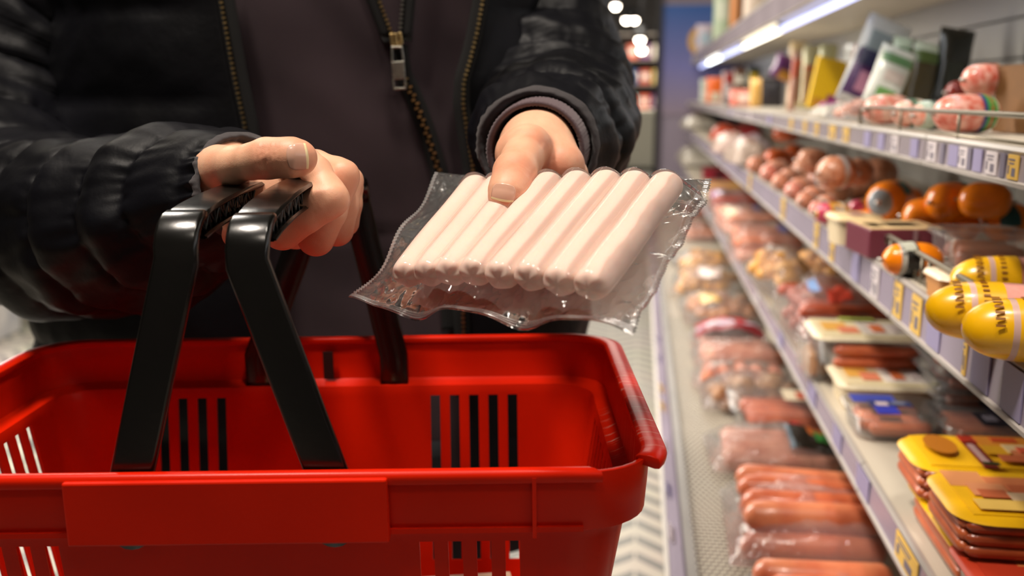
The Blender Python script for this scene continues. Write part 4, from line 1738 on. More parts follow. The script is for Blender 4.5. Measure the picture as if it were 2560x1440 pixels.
for z in (0.35, 0.8, 1.25, 1.7, 2.15):
    MB().box((0, 0, z), (3.0, 0.5, 0.03)).build('unit_shelf', mat('unit_shelf', '#7a7068', 0.6), un, smooth=False)
cols_ = ['#8fc0c0', '#c9573a', '#6d2d6e', '#d8cdb9', '#2f4b7d', '#b0462f', '#cfb45a']
words_ = ['teal', 'orange', 'violet', 'cream', 'blue', 'rust', 'straw']
kk = 0
for z in (0.815, 1.265, 1.715):
    for x in (-0.35, -0.12, 0.11, 0.34):
        c = kk % 7
        e = empty('boxed_goods', '%s carton on the %s far unit shelf, %s' % (words_[c], {0.815: 'lower', 1.265: 'middle', 1.715: 'upper'}[z], {-0.35: 'first in its row', -0.12: 'second in its row', 0.11: 'third in its row', 0.34: 'last in its row'}[x]), 'box', (0.2 + x, 18.42, z))
        MB().box((0, 0, 0.13), (0.19, 0.2, 0.26)).build('carton_body', mat('goods_' + words_[c], cols_[c], 0.6), e, smooth=False)
        MB().box((0, -0.102, 0.14), (0.12, 0.004, 0.10)).build('carton_label', mat('goods_label', '#e2dccf', 0.6), e, smooth=False)
        kk += 1

# things on the floor at the other side of the aisle
def wbox(px, py, D, w, dth, h, name, label, cat, body, top):
    p = W(P(px, py, D))
    e = empty(name, label, cat, (p.x, p.y, 0), YAW)
    o = MB().box((0, 0, h / 2), (w, dth, h)).build('bin_body', body, e, smooth=False)
    mod(o, 'BEVEL', width=0.012, segments=3)
    MB().box((0, 0, h + 0.012), (w * 1.04, dth * 1.04, 0.024)).build('top_edge', top, e, smooth=False)
    return e


wbox(-72, 790, 4.2, 0.20, 0.45, 0.46, 'sales_bin', 'white sales bin on the floor beside the dark sleeve', 'bin', mat('bin_white', '#d6d3d2', 0.5, col2='#a9acb4', var=(9, 1)), M_WHITE)
wbox(72, 742, 6.3, 0.34, 0.4, 0.26, 'wooden_crate', 'low red-brown crate on the patterned floor behind the sleeve', 'crate', mat('crate_brown', '#6b2f14', 0.6, var=(8, 0.3)), mat('crate_edge', '#8a3f1a', 0.6))
# ------------------------------------------------------------------ goods on the shelves
M_BAG = film_mat('bag_film', haze=0.10, rough=0.10, gloss=0.6, bump=(38, 0.9, 0.006))
M_LID = film_mat('tray_lid_film', haze=0.07, rough=0.08, gloss=0.6, bump=(30, 0.5, 0.003))
PM = {}


def pm(col, rough=0.38, bump=None, var=None, coat=0.0):
    """printed or food material by colour"""
    k = (col, rough, bump, var, coat)
    if k not in PM:
        PM[k] = mat('print_' + col.strip('#'), col, rough=rough, bump=bump, var=var, coat=coat)
    return PM[k]


def meat(col, col2, scale=60, rough=0.35):
    k = ('meat', col, col2, scale)
    if k not in PM:
        PM[k] = mat('meat_' + col.strip('#'), col, rough=rough, col2=col2, var=(scale, 1), bump=(scale * 1.5, 0.25, 0.002), coat=0.3)
    return PM[k]


M_CLIP = mat('metal_clip', '#b8b4ac', 0.3, metal=0.9)
M_FRANK = meat('#cf6f48', '#bb5836', 30)
M_FRANK2 = meat('#d8825a', '#c46644', 30)
M_PINK = meat('#d99a80', '#c47b64', 35)
M_PASTA = meat('#e2a648', '#c98632', 25, 0.5)
M_NET = meat('#d09a7e', '#a8623f', 120)
M_ORANGE = mat('orange_casing', '#ff8c08', 0.28, var=(60, 0.12), coat=0.3)
M_ORANGE2 = mat('amber_casing', '#c2541c', 0.28, var=(25, 0.25), coat=0.3)
M_HAM = mat('ham_casing', '#d2604c', 0.25, col2='#eab0a0', var=(110, 1), coat=0.4, bump=(120, 0.3, 0.002))
M_CREAMT = mat('cream_tray', '#d8c6a4', 0.45)
M_CLEART = film_mat('clear_tray', haze=0.06, rough=0.08, gloss=0.4, bump=None)
M_BLACKT = mat('black_tray', '#181515', 0.35)


def sgn_pow(x, e):
    return math.copysign(abs(x) ** e, x)


def patch(name, fn, u0, u1, v0, v1, m, parent, nu=8, nv=8, mi=0):
    """a printed label following surface fn(u, v)"""
    mb = MB().grid(lambda i, j: fn(lerp(u0, u1, i), lerp(v0, v1, j)), nu, nv)
    return mb.build(name, m, parent)


# --- sausage or ball in a casing, clipped at both ends; axis along local x
def chub(name, label, cat, loc, L, r, rot, casing, bands=(), group=None, e=0.42, tilt=0.0, clip=True, panel=None):
    """bands = (start, end, colour) fractions of the length; panel = (colour, angle, half width, start, end)"""
    o = empty(name, label, cat, loc, 0, group)
    o.rotation_euler = (tilt, 0, rot)
    sd = rnd.random() * 50
    def rad(t):
        t = min(max(t, 0.0), 1.0)
        return r * max(0.10, (1 - abs(2 * t - 1) ** (1 / e if e > 0.6 else 3.2)) ** 0.5)
    def sf(t, a, off=0.0):
        rr = rad(t) + off
        q = 1 + 0.03 * noise.noise(Vector((t * 5 + sd, math.cos(a), math.sin(a))))
        return Vector(((t - 0.5) * L, rr * q * math.cos(a), r + rr * q * math.sin(a)))
    ts = [0.5 - 0.5 * math.cos(math.pi * i / 18) for i in range(19)]
    mb = MB()
    vs, fs = [], []
    for t in ts:
        for k in range(18):
            vs.append(sf(t, 2 * math.pi * k / 18))
    for j in range(18):
        for k in range(18):
            k2 = (k + 1) % 18
            fs.append((j * 18 + k, j * 18 + k2, (j + 1) * 18 + k2, (j + 1) * 18 + k))
    fs += [tuple(range(18))[::-1], tuple(18 * 18 + k for k in range(18))]
    mk('casing', vs, fs, casing, o)
    for a, b, c in bands:
        mb = MB().grid(lambda i, j: sf(a + (b - a) * (j * j * (2 - j) if a < 0.01 else j), 2 * math.pi * i, 0.0007), 18, 16, closed_u=True)
        mb.build('label_band', pm(c, 0.3, coat=0.3), o)
    if panel:
        c, ang, hw, a, b = panel
        patch('label_panel', lambda u, v: sf(v, u, 0.0011), ang - hw, ang + hw, a, b, pm(c, 0.35), o)
    if clip:
        for s in (-1, 1):
            MB().tube([(s * L * 0.495, 0, r), (s * (L * 0.495 + 0.006), 0, r)], [0.0028, 0.0022], 8).build('end_clip', M_CLIP, o)
    return o


# --- pillow bag lying down; size (x, y, z)
def bag(name, label, cat, loc, size, rot, film, contents=None, patches=(), group=None, seed=0.0, tilt=(0, 0)):
    o = empty(name, label, cat, loc, rot, group)
    o.rotation_euler = (tilt[0], tilt[1], rot)
    X, Y, Z = size
    def sf(u, v, top=True, off=0.0):
        k = max(0.0, (1 - abs(u) ** 2.6) * (1 - abs(v) ** 2.2)) ** 0.5
        n = 0.10 * Z * noise.noise(Vector((u * 2.4 + seed, v * 2.4, 1.0 if top else 7.0))) + 0.05 * Z * noise.noise(Vector((u * 7 + seed, v * 7, 4.0)))
        rag = 1 + 0.02 * noise.noise(Vector((u * 3, v * 3, seed)))
        base_ = Z * 0.16
        z = base_ + (Z - base_) * k + n * k * 1.6 + off if top else base_ * (1 - k) + 0.0008
        return Vector((u * X / 2 * rag, v * Y / 2 * rag, z))
    mb = MB()
    mb.grid(lambda i, j: sf(-1 + 2 * i, -1 + 2 * j, True), 26, 22)
    mb.grid(lambda i, j: sf(1 - 2 * i, -1 + 2 * j, False), 26, 22)
    mb.build('bag', film, o)
    for k, p in enumerate(patches):
        u0, u1, v0, v1, c = p[:5]
        patch('printed_label', lambda u, v: sf(u, v, True, 0.0009 + 0.0005 * k), u0, u1, v0, v1, pm(c, 0.35, coat=0.2), o)
    if contents:
        contents(o, X, Y, Z)
    return o


def frank(o, a, b, r, m, bend=0.0, name='sausage'):
    a, b = Vector(a), Vector(b)
    t = (b - a).normalized()
    side = t.cross(Vector((0, 0, 1))).normalized()
    pts, rs = [], []
    for s, q in ((0, 0.25), (0.03, 0.75), (0.08, 0.97), (0.25, 1), (0.5, 1.02), (0.75, 1), (0.92, 0.97), (0.97, 0.75), (1, 0.25)):
        pts.append(lerp(a, b, s) + side * bend * math.sin(math.pi * s))
        rs.append(r * q)
    vs, fs = tube_geo(pts, rs, 12)
    return mk(name, vs, fs, m, o)


def franks(n, layers, r, m, jitter=0.006, along='x', span=0.84):
    def f(o, X, Y, Z):
        for l in range(layers):
            for i in range(n - (l % 2)):
                W_ = Y if along == 'x' else X
                L_ = X if along == 'x' else Y
                q = (i + 0.5 + 0.5 * (l % 2) - n / 2) * (W_ * 0.84 / n)
                z = 0.004 + r + l * r * 1.55
                ln = L_ * span / 2 * (0.9 + 0.1 * rnd.random())
                s, j2 = rnd.uniform(-jitter, jitter), rnd.uniform(-jitter, jitter)
                if along == 'x':
                    a, b = (-ln + s, q + j2, z), (ln + s, q - j2, z)
                else:
                    a, b = (q + j2, -ln + s, z), (q - j2, ln + s, z)
                frank(o, a, b, r * rnd.uniform(0.92, 1.05), m if not isinstance(m, (list, tuple)) else m[(i + l) % len(m)], rnd.uniform(-0.006, 0.006))
    return f


def lumps(n, r, m, name='dumpling'):
    def f(o, X, Y, Z):
        for i in range(n):
            u, v = rnd.uniform(-0.72, 0.72), rnd.uniform(-0.70, 0.70)
            k = ((1 - abs(u) ** 2.6) * (1 - abs(v) ** 2.2)) ** 0.5
            z = max(r, Z * k * rnd.uniform(0.45, 0.86))
            sx, sy, sz = r * rnd.uniform(0.85, 1.3), r * rnd.uniform(0.85, 1.2), r * rnd.uniform(0.7, 0.95)
            c = Vector((u * X / 2, v * Y / 2, z - r * 0.2))
            vs, fs = [], []
            for j in range(1, 6):
                ph = math.pi * j / 6
                for q in range(9):
                    a = 2 * math.pi * q / 9
                    w = 1 + 0.15 * math.cos(3 * a + i)
                    vs.append(c + Vector((sx * math.sin(ph) * math.cos(a) * w, sy * math.sin(ph) * math.sin(a) * w, sz * math.cos(ph))))
            for j in range(4):
                for q in range(9):
                    q2 = (q + 1) % 9
                    fs.append((j * 9 + q, (j + 1) * 9 + q, (j + 1) * 9 + q2, j * 9 + q2))
            fs += [tuple(range(9)), tuple(36 + q for q in range(9))[::-1]]
            mk(name, vs, fs, m, o)
    return f


# --- shallow tray with a lid film; corners rounded
def rrect(x, y, r, n=5):
    pts = []
    for cx, cy, a0 in ((x - r, y - r, 0), (-x + r, y - r, 90), (-x + r, -y + r, 180), (x - r, -y + r, 270)):
        for k in range(n + 1):
            a = math.radians(a0 + 90 * k / n)
            pts.append((cx + r * math.cos(a), cy + r * math.sin(a)))
    return pts


def tray(name, label, cat, loc, size, rot, tray_m, lid_m, contents=None, patches=(), group=None, sleeve_=None, rad=0.022, tilt=(0, 0)):
    o = empty(name, label, cat, loc, rot, group)
    o.rotation_euler = (tilt[0], tilt[1], rot)
    X, Y, Z = size
    rings = [(0.80, 0.0, 0.9), (0.84, 0.0, 0.95), (0.90, Z * 0.9, 1.0), (1.0, Z * 0.93, 1.0), (1.0, Z, 1.0), (0.92, Z, 1.0), (0.84, Z * 0.12, 0.95), (0.8, Z * 0.10, 0.9)]
    vs, fs = [], []
    n = 24
    for k, z, q in rings:
        vs += [(a, b, z) for a, b in rrect(X / 2 * k, Y / 2 * k, rad * q)]
    for j in range(len(rings) - 1):
        for i in range(n):
            i2 = (i + 1) % n
            fs.append((j * n + i, j * n + i2, (j + 1) * n + i2, (j + 1) * n + i))
    fs += [tuple(range(n))[::-1], tuple((len(rings) - 1) * n + i for i in range(n))]
    mk('tray', vs, fs, tray_m, o, smooth=False)
    lv = [(a, b, Z - 0.0004) for a, b in rrect(X / 2 * 1.012, Y / 2 * 1.012, rad)]
    lv2 = [(a, b, Z + 0.0035) for a, b in rrect(X / 2 * 0.93, Y / 2 * 0.93, rad * 0.9)]
    mk('lid', lv + lv2, [(i, (i + 1) % n, n + (i + 1) % n, n + i) for i in range(n)] + [tuple(n + i for i in range(n))], lid_m, o, smooth=True)
    for k, (u0, u1, v0, v1, c) in enumerate(patches):
        u0, u1, v0, v1 = (max(-0.88, min(0.88, q)) for q in (u0, u1, v0, v1))
        z = Z + 0.0040 + 0.0004 * k
        MB().box(((u0 + u1) / 4 * X, (v0 + v1) / 4 * Y, z), ((u1 - u0) / 2 * X, (v1 - v0) / 2 * Y, 0.0006)).build('printed_label', pm(c, 0.4), o, smooth=False)
    if contents:
        contents(o, X * 0.84, Y * 0.84, Z)
    return o


# --- upright pack leaning back: flat pouch with crimped top and bottom; front faces local -y
def up(v, z):
    return Vector((v[0], v[1], v[2] + z))


def upright(name, label, cat, loc, w, h, d, rot, lean, m, patches=(), group=None, skew=0.0):
    loc = up(loc, w / 2 * abs(math.sin(skew)) + d * 0.5 * abs(math.sin(lean)) + 0.001)
    o = empty(name, label, cat, loc, rot, group)
    o.rotation_euler = (-lean, skew, rot)
    def sf(u, v, front=True, off=0.0):
        k = max(0.0, (1 - abs(u) ** 3) * (1 - abs(2 * v - 1) ** 3)) ** 0.5
        y = d / 2 * k + off
        y += 0.05 * d * noise.noise(Vector((u * 4, v * 6, w * 50)))
        return Vector((u * w / 2 * (1 - 0.04 * math.sin(math.pi * v)), -y if front else y, v * h))
    mb = MB()
    mb.grid(lambda i, j: sf(-1 + 2 * i, j, True), 14, 18)
    mb.grid(lambda i, j: sf(1 - 2 * i, j, False), 14, 18)
    mb.build('pouch', m, o)
    for k, p in enumerate(patches):
        u0, u1, v0, v1, c = p
        patch('printed_label', lambda u, v: sf(u, v, True, 0.0007 + 0.0004 * k), u0, u1, v0, v1, pm(c, 0.35, coat=0.2), o)
    return o


def carton(name, label, cat, loc, size, rot, m, patches=(), open_top=False):
    o = empty(name, label, cat, loc, rot)
    X, Y, Z = size
    t = 0.004
    mb = MB()
    if open_top:
        for c, s in (((0, -Y / 2, Z / 2), (X, t, Z)), ((0, Y / 2, Z / 2), (X, t, Z)), ((-X / 2, 0, Z / 2), (t, Y, Z)), ((X / 2, 0, Z / 2), (t, Y, Z)), ((0, 0, t / 2), (X, Y, t))):
            MB().box(c, s).build('panel', m, o, smooth=False)
    else:
        b = mb.box((0, 0, Z / 2), (X, Y, Z)).build('carton_body', m, o, smooth=False)
        mod(b, 'BEVEL', width=0.002, segments=2)
    for (f, u0, u1, v0, v1, c) in patches:
        if f == 'x':
            MB().box((-X / 2 - 0.0025, (u0 + u1) / 4 * Y, (v0 + v1) / 2 * Z), (0.0006, (u1 - u0) / 2 * Y, (v1 - v0) * Z)).build('printed_label', pm(c, 0.5), o, smooth=False)
        elif f == 'y':
            MB().box(((u0 + u1) / 4 * X, -Y / 2 - 0.0025, (v0 + v1) / 2 * Z), ((u1 - u0) / 2 * X, 0.0006, (v1 - v0) * Z)).build('printed_label', pm(c, 0.5), o, smooth=False)
        else:
            MB().box(((u0 + u1) / 4 * X, (v0 + v1) / 4 * Y, Z + 0.0004), ((u1 - u0) / 2 * X, (v1 - v0) / 2 * Y, 0.0006)).build('printed_label', pm(c, 0.5), o, smooth=False)
    return o


def B(px, py, zr):
    p, D = on_z(px, py, zr)
    if p.y > 6.2:
        D *= 6.2 / p.y
        p = Vector((p.x * 6.2 / p.y, 6.2, 0))
    return Vector((p.x, p.y, HC + zr)), D / F_PX


def T(px, X, zr):
    y = y_at(px, X, zr)
    return Vector((X, y, HC + zr)), proj((X, y, HC + zr))[2] / F_PX


def up(v, z):
    return Vector((v[0], v[1], v[2] + z))


# ================= deck, far to near
def deck(px, py, dz=0.0):
    return B(px, py, Z_DECK + 0.001 + dz)


p, k = deck(1762, 668)
bag('dumpling_bag', 'golden dumpling bag on the deck, farthest of the yellow ones', 'food bag', p, (160 * k, 0.33, 0.06), 0.1, M_BAG, lumps(36, 0.019, M_PASTA), seed=1)
p, k = deck(1768, 722)
bag('dumpling_bag', 'golden dumpling bag with a pale label on the deck, middle yellow one', 'food bag', p, (180 * k, 0.34, 0.065), -0.08, M_BAG, lumps(38, 0.019, M_PASTA), [(-0.3, 0.35, -0.6, 0.2, '#d9c3bb')], seed=2)
p, k = deck(1800, 790)
bag('dumpling_bag', 'orange-brown dumpling bag on the deck touching the red-labelled pack', 'food bag', p, (195 * k, 0.30, 0.06), 0.05, M_BAG, lumps(32, 0.019, meat('#c98a55', '#b06a38', 25)), [(-0.55, -0.1, -0.5, 0.3, '#d8a94e')], seed=3)
p, k = deck(1822, 872)
bag('sausage_bag', 'sausage bag with a bright red and white label band on the deck', 'food bag', p, (190 * k, 0.20, 0.068), 0.0, M_BAG, franks(4, 1, 0.019, M_PINK), [(-0.85, 0.95, 0.05, 0.62, '#c71f2a'), (-0.85, 0.9, -0.2, 0.05, '#c9bed0'), (-0.9, 0.85, -0.55, -0.2, '#8f2430')], seed=4)
p, k = deck(1850, 912)
bag('sausage_bag', 'plain bag of thick pink sausages in front of the red-labelled pack', 'food bag', p, (235 * k, 0.13, 0.058), 0.05, M_BAG, franks(3, 1, 0.020, M_PINK), seed=5)
p, k = deck(1856, 962)
bag('sausage_bag', 'bag of stubby orange-pink sausages lying end-on on the deck', 'food bag', p, (250 * k, 0.12, 0.05), 0.0, M_BAG, franks(5, 1, 0.017, M_FRANK2, along='y'), seed=6)
p, k = deck(1880, 1012)
bag('meat_pack', 'milky bag of browned meat pieces behind the labelled tray on the deck', 'food bag', p, (255 * k, 0.15, 0.065), 0.0, M_BAG, lumps(20, 0.020, meat('#b98a5c', '#96623c', 25), 'meat_piece'), seed=7)
p, k = deck(1945, 1066)
tray('meat_tray', 'clear tray of brown sausages with a cream and red label on the deck', 'food tray', p, (250 * k, 0.16, 0.05), 0.0, M_CLEART, M_LID, franks(5, 1, 0.018, M_FRANK, along='x'), [(0.1, 0.85, -0.1, 0.7, '#d9cbb0'), (0.35, 0.75, 0.0, 0.5, '#c9553a')])
p, k = deck(1935, 1150)
bag('sausage_bag', 'clear sausage bag with a black, green and orange vegetable label', 'food bag', p, (330 * k, 0.17, 0.055), 0.04, M_BAG, franks(6, 1, 0.015, M_PINK), [(0.20, 0.93, -0.70, 0.62, '#16130f'), (0.13, 0.20, -0.72, 0.64, '#6d7a86'), (0.48, 0.90, -0.1, 0.52, '#d8702e'), (0.55, 0.93, -0.42, 0.12, '#2f8a3a'), (0.74, 0.93, 0.05, 0.45, '#38a045'), (0.84, 0.95, -0.62, -0.4, '#c22428'), (0.26, 0.42, 0.25, 0.55, '#c9383a')], seed=8)
p, k = deck(2020, 1345)
bag('sausage_bag', 'large clear bag of long frankfurters on the perforated deck with a cream label', 'food bag', p, (410 * k, 0.25, 0.075), -0.03, M_BAG, franks(5, 2, 0.0205, (M_FRANK, M_FRANK2, M_FRANK), 0.012), [(-0.05, 0.42, 0.55, 0.88, '#d8d3a5'), (0.42, 0.92, 0.50, 0.84, '#c79a4a'), (0.45, 0.92, 0.46, 0.52, '#4f7048')], seed=9)
p, k = deck(2075, 1600)
bag('sausage_bag', 'glossy sausage bag nearest the camera on the deck, mostly below the frame', 'food bag', p, (430 * k, 0.2, 0.07), 0.02, M_BAG, franks(4, 2, 0.0195, (M_FRANK, M_FRANK2)), seed=10)
# far part of the deck
for i, (px, py, w, c, lab) in enumerate(((1722, 445, 60, '#d8d0c4', 'pale bag far down the deck, third before the end wall'), (1738, 520, 80, '#b95a3c', 'dark orange pack on the deck behind the farthest dumplings'),
                                          (1745, 575, 95, '#b9765a', 'rosy sausage pack on the deck just beyond the golden dumplings'), (1716, 400, 40, '#c3b3a8', 'pale pack at the far end of the deck'))):
    p, k = deck(px, py + 16)
    bag('meat_pack', lab, 'food bag', p, (w * k, 0.42, 0.06), 0.05, M_BAG, franks(7, 1, 0.022, meat(c, c, 20)), [(-0.6, 0.4, -0.5, 0.5, c)] if i != 2 else [], seed=20 + i)

# ================= lower shelf, far to near
def low(px, py, dz=0.0):
    return B(px, py, Z_LOW + 0.001 + dz)


M_WBAG = mat('white_bag', '#b3aca1', 0.35, bump=(30, 0.6, 0.01), coat=0.3)
p, k = low(1735, 372)
bag('white_bag', 'white bag with a mustard corner at the far end of the lower shelf', 'food bag', p, (75 * k, 0.3, 0.10), 0.1, M_WBAG, None, [(-0.4, 0.5, 0.2, 0.8, '#c9a04e')], seed=31)
p, k = low(1752, 415)
bag('white_bag', 'plain crumpled white bag on the lower shelf behind the wine-red box', 'food bag', p, (90 * k, 0.3, 0.10), -0.1, M_WBAG, None, [(-0.3, 0.3, -0.3, 0.3, '#e6e6ea')], seed=32)
p, k = low(1795, 447)
carton('meat_carton', 'small wine-red carton with a dark window on the lower shelf', 'carton', p, (75 * k, 0.14, 0.055), 0.0, pm('#8e1f30'), [('y', -0.3, 0.3, 0.2, 0.8, '#3a0c14')])
p, k = low(1812, 492)
tray('meat_tray', 'flat tray with straw-coloured lid beside the wine-red carton', 'food tray', p, (110 * k, 0.40, 0.045), 0.0, M_CREAMT, M_LID, None, [(-0.8, 0.8, -0.8, 0.8, '#d59b63'), (0.2, 0.7, -0.3, 0.3, '#d8a838')])
p, k = low(1835, 528)
bag('sausage_bag', 'bag of deep red smoked sausages on the lower shelf', 'food bag', p, (140 * k, 0.42, 0.075), 0.0, M_BAG, franks(9, 2, 0.017, meat('#a8422e', '#8a2f22', 30)), [(-0.8, -0.3, -0.2, 0.5, '#b9a3c8')], seed=33)
p, k = low(1868, 578)
bag('sausage_bag', 'bag of rosy sausages with a blue dot label on the lower shelf', 'food bag', p, (165 * k, 0.40, 0.075), 0.06, M_BAG, franks(9, 2, 0.017, M_PINK), [(0.1, 0.35, -0.3, 0.1, '#4a4a78'), (-0.75, -0.45, -0.4, 0.5, '#d6c49a')], seed=34)
p, k = low(1915, 640)
bag('sausage_bag', 'bag of rosy sausages touching the golden dumplings on the lower shelf', 'food bag', p, (195 * k, 0.36, 0.08), -0.05, M_BAG, franks(8, 2, 0.017, (M_PINK, M_FRANK2)), [(0.25, 0.5, -0.2, 0.2, '#54507c')], seed=35)
p, k = low(1950, 730)
bag('dumpling_bag', 'big golden bag of dumplings on the lower shelf, left of two', 'food bag', p, (120 * k, 0.32, 0.095), 0.1, M_BAG, lumps(34, 0.019, M_PASTA), seed=36)
p, k = low(2070, 716)
bag('dumpling_bag', 'big golden bag of dumplings on the lower shelf, right of two', 'food bag', p, (130 * k, 0.32, 0.10), -0.1, M_BAG, lumps(34, 0.019, M_PASTA), seed=37)
p, k = low(2085, 838)
bag('sausage_bag', 'crumpled clear bag of thin red sausages with a blue mark on the lower shelf', 'food bag', p, (265 * k, 0.24, 0.10), 0.05, M_BAG, franks(7, 3, 0.014, meat('#b5502f', '#9c3d24', 30)), [(-0.55, -0.40, -0.35, 0.1, '#6f93c9'), (-0.35, 0.05, -0.7, -0.3, '#c7402c')], seed=38)
p, k = low(2255, 850)
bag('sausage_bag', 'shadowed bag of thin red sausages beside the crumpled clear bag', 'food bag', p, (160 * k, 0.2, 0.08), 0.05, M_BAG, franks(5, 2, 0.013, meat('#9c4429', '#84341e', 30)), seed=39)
lowtray = [(-0.95, 0.95, -0.95, 0.95, '#d4c6a0'), (-0.1, 0.72, -0.62, 0.55, '#ddd3cb'), (-0.75, -0.30, -0.3, 0.5, '#d8a24a'), (-0.50, -0.15, -0.55, 0.05, '#cf7a5c'), (0.10, 0.32, -0.42, 0.28, '#d9713f'), (0.45, 0.62, -0.35, 0.3, '#cbbdbb'), (0.74, 0.93, -0.8, 0.85, '#8fa03a'), (-0.35, 0.3, 0.66, 0.9, '#a3b04e')]
p, k = low(2205, 1006)
tray('sausage_tray', 'cream tray of sausages with a green-edged white label, under another tray', 'food tray', p, (250 * k, 0.125, 0.036), 0.0, M_CREAMT, pm('#d9ccb0', 0.35), None, lowtray)
p, k = low(2150, 958, 0.0)
def side_franks(o, X, Y, Z):
    for i in range(2):
        frank(o, (-X * 0.40, -Y * 0.56, 0.010 + i * 0.017), (X * 0.50, -Y * 0.56, 0.010 + i * 0.017), 0.0085, M_FRANK)
tray('sausage_tray', 'cream tray showing two sausages at its side, topmost with green-edged label', 'food tray', up(p, 0.037), (265 * k, 0.125, 0.042), 0.0, M_CLEART, pm('#d9ccb0', 0.35), side_franks, lowtray)
p, k = low(2030, 930)
tray('sausage_tray', 'small amber tray at the front edge of the lower shelf beside the cream trays', 'food tray', p, (70 * k, 0.13, 0.06), 0.0, M_CLEART, M_LID, franks(3, 1, 0.018, meat('#c98d52', '#b0703a', 25)))
# stacked flat packs in the shade behind
for i in range(6):
    p, k = low(2420, 1030)
    tray('sausage_pack', 'flat vacuum pack of brown sausages, %s of the shaded stack of six' % ('lowest', 'second lowest', 'third from below', 'third from the top', 'second from the top', 'topmost')[i], 'food pack',
         up(p, i * 0.0205), (250 * k, 0.15, 0.018), 0.03 * math.sin(i * 2.2), M_CLEART, M_LID, franks(5, 1, 0.0075, meat('#b5532f', '#93401f', 30)), group=None)
p, k = low(2225, 1076)
tray('sausage_pack', 'flat sausage pack with royal blue label on the lower shelf', 'food pack', p, (225 * k, 0.105, 0.03), 0.0, M_CLEART, M_LID, franks(5, 1, 0.010, M_FRANK2), [(-0.80, 0.15, 0.15, 0.75, '#2c3f9e'), (-0.50, 0.42, -0.15, 0.25, '#2a3566'), (-0.45, 0.02, -0.75, -0.2, '#2b35a8'), (-0.35, -0.10, -0.15, 0.1, '#c9b9c0'), (0.0, 0.28, -0.08, 0.16, '#6b6f86')])
p, k = low(2440, 1100)
tray('sausage_pack', 'flat sausage pack with a black label beside the blue-labelled one', 'food pack', p, (220 * k, 0.12, 0.03), 0.0, M_CLEART, M_LID, franks(5, 1, 0.010, M_FRANK2), [(-0.15, 0.9, -0.75, 0.05, '#14121c'), (0.25, 0.95, 0.0, 0.8, '#191623'), (0.0, 0.25, -0.5, -0.15, '#6a6570'), (0.4, 0.65, 0.1, 0.4, '#4f4a58')])
yel = '#e0ac0c'


def yellow_tray(far, near, dz, w, label, first=False, rot=0.0):
    """far / near: where the two lid corners next to the rail show"""
    Z = 0.034
    a, _ = on_z(far[0], far[1], Z_LOW + dz + Z)
    b, kk_ = on_z(near[0], near[1], Z_LOW + dz + Z)
    X, Y = w, abs(a.y - b.y)
    p = Vector(((a.x + b.x) / 2 + X / 2, (a.y + b.y) / 2, HC + Z_LOW + 0.001))
    if first:
        pts = [(-0.8, 0.8, -0.8, 0.8, yel), (-0.10, 0.10, -0.86, 0.86, '#7e1f16'), (-0.055, 0.045, -0.70, 0.40, '#c9a8a4'), (-0.10, 0.22, 0.50, 0.86, '#b8301a'), (0.12, 0.86, 0.30, 0.86, '#d98a2a'), (0.34, 0.70, 0.52, 0.78, '#c44a1c'),
               (0.10, 0.42, -0.2, 0.26, '#d8a018'), (0.40, 0.86, -0.1, 0.34, '#d9c090'), (0.45, 0.80, -0.30, 0.02, '#c9764a'), (0.20, 0.86, -0.62, -0.28, '#b9603a'), (0.55, 0.78, -0.14, 0.16, '#d2583a'), (-0.12, 0.10, -0.88, -0.74, '#2f3314')]
        ex, ey = -0.25, 0.0
    else:
        pts = [(-0.8, 0.8, -0.8, 0.8, yel), (-0.8, -0.35, 0.25, 0.86, '#cf8a58'), (-0.35, 0.35, 0.10, 0.66, '#c9764a'), (-0.15, 0.42, 0.0, 0.34, '#b9603a'), (-0.62, -0.20, -0.14, 0.34, '#d08a60'), (-0.55, -0.24, -0.22, 0.08, '#b8603c'),
               (-0.24, 0.08, -0.34, -0.02, '#cbb090'), (-0.7, 0.0, -0.70, -0.34, '#d9b45a'), (0.0, 0.34, -0.84, -0.52, '#c4441c'), (-0.20, 0.10, -0.84, -0.70, '#c8501a'),
               (0.50, 0.66, -0.88, 0.88, '#7e1f16'), (0.535, 0.625, -0.70, 0.40, '#c9a8a4'), (0.46, 0.70, 0.60, 0.78, '#2f3314')]
        ex, ey = 0.36, 0.0
    o = tray('sausage_tray', label, 'food tray', up(p, dz), (X, Y, Z), rot, M_CLEART, pm(yel, 0.3), None, pts, rad=0.03)
    for i in range(3):
        frank(o, (-X * 0.44, -Y * 0.43, 0.008 + i * 0.0105), (X * 0.44, -Y * 0.43, 0.008 + i * 0.0105), 0.0062, meat('#a34a24', '#8a3716', 30))
        frank(o, (-X * 0.43, -Y * 0.40, 0.008 + i * 0.0105), (-X * 0.43, Y * 0.40, 0.008 + i * 0.0105), 0.0062, meat('#c4673a', '#b0532a', 30))
    # lines of small print and the letters on the pale stripe
    if not first:
        for u, v, w_ in ((0.27, -0.05, 0.22), (0.28, -0.16, 0.16), (0.27, -0.27, 0.2), (0.38, -0.38, 0.12)):
            MB().box((u / 2 * X, v / 2 * Y, Z + 0.0098), (w_ / 2 * X, 0.0032, 0.0005)).build('printed_line', pm('#8a5208', 0.5), o, smooth=False)
    us_ = -0.005 if first else 0.58
    for i in range(10):
        MB().box((us_ / 2 * X, (-0.62 + i * 0.105) / 2 * Y, Z + 0.0098), (0.060 / 2 * X, 0.045 / 2 * Y, 0.0005)).build('letter', pm('#8e2a20', 0.5), o, smooth=False)
    if not first:
        return o
    # brown oval emblem
    vs = [(-0.25 * X + 0.11 * X * math.cos(q * math.pi / 10), 0.04 * Y + 0.26 * Y * math.sin(q * math.pi / 10), Z + 0.0098) for q in range(20)]
    mk('emblem', vs, [tuple(range(20))], pm('#a8650c', 0.45), o, smooth=False)
    return o


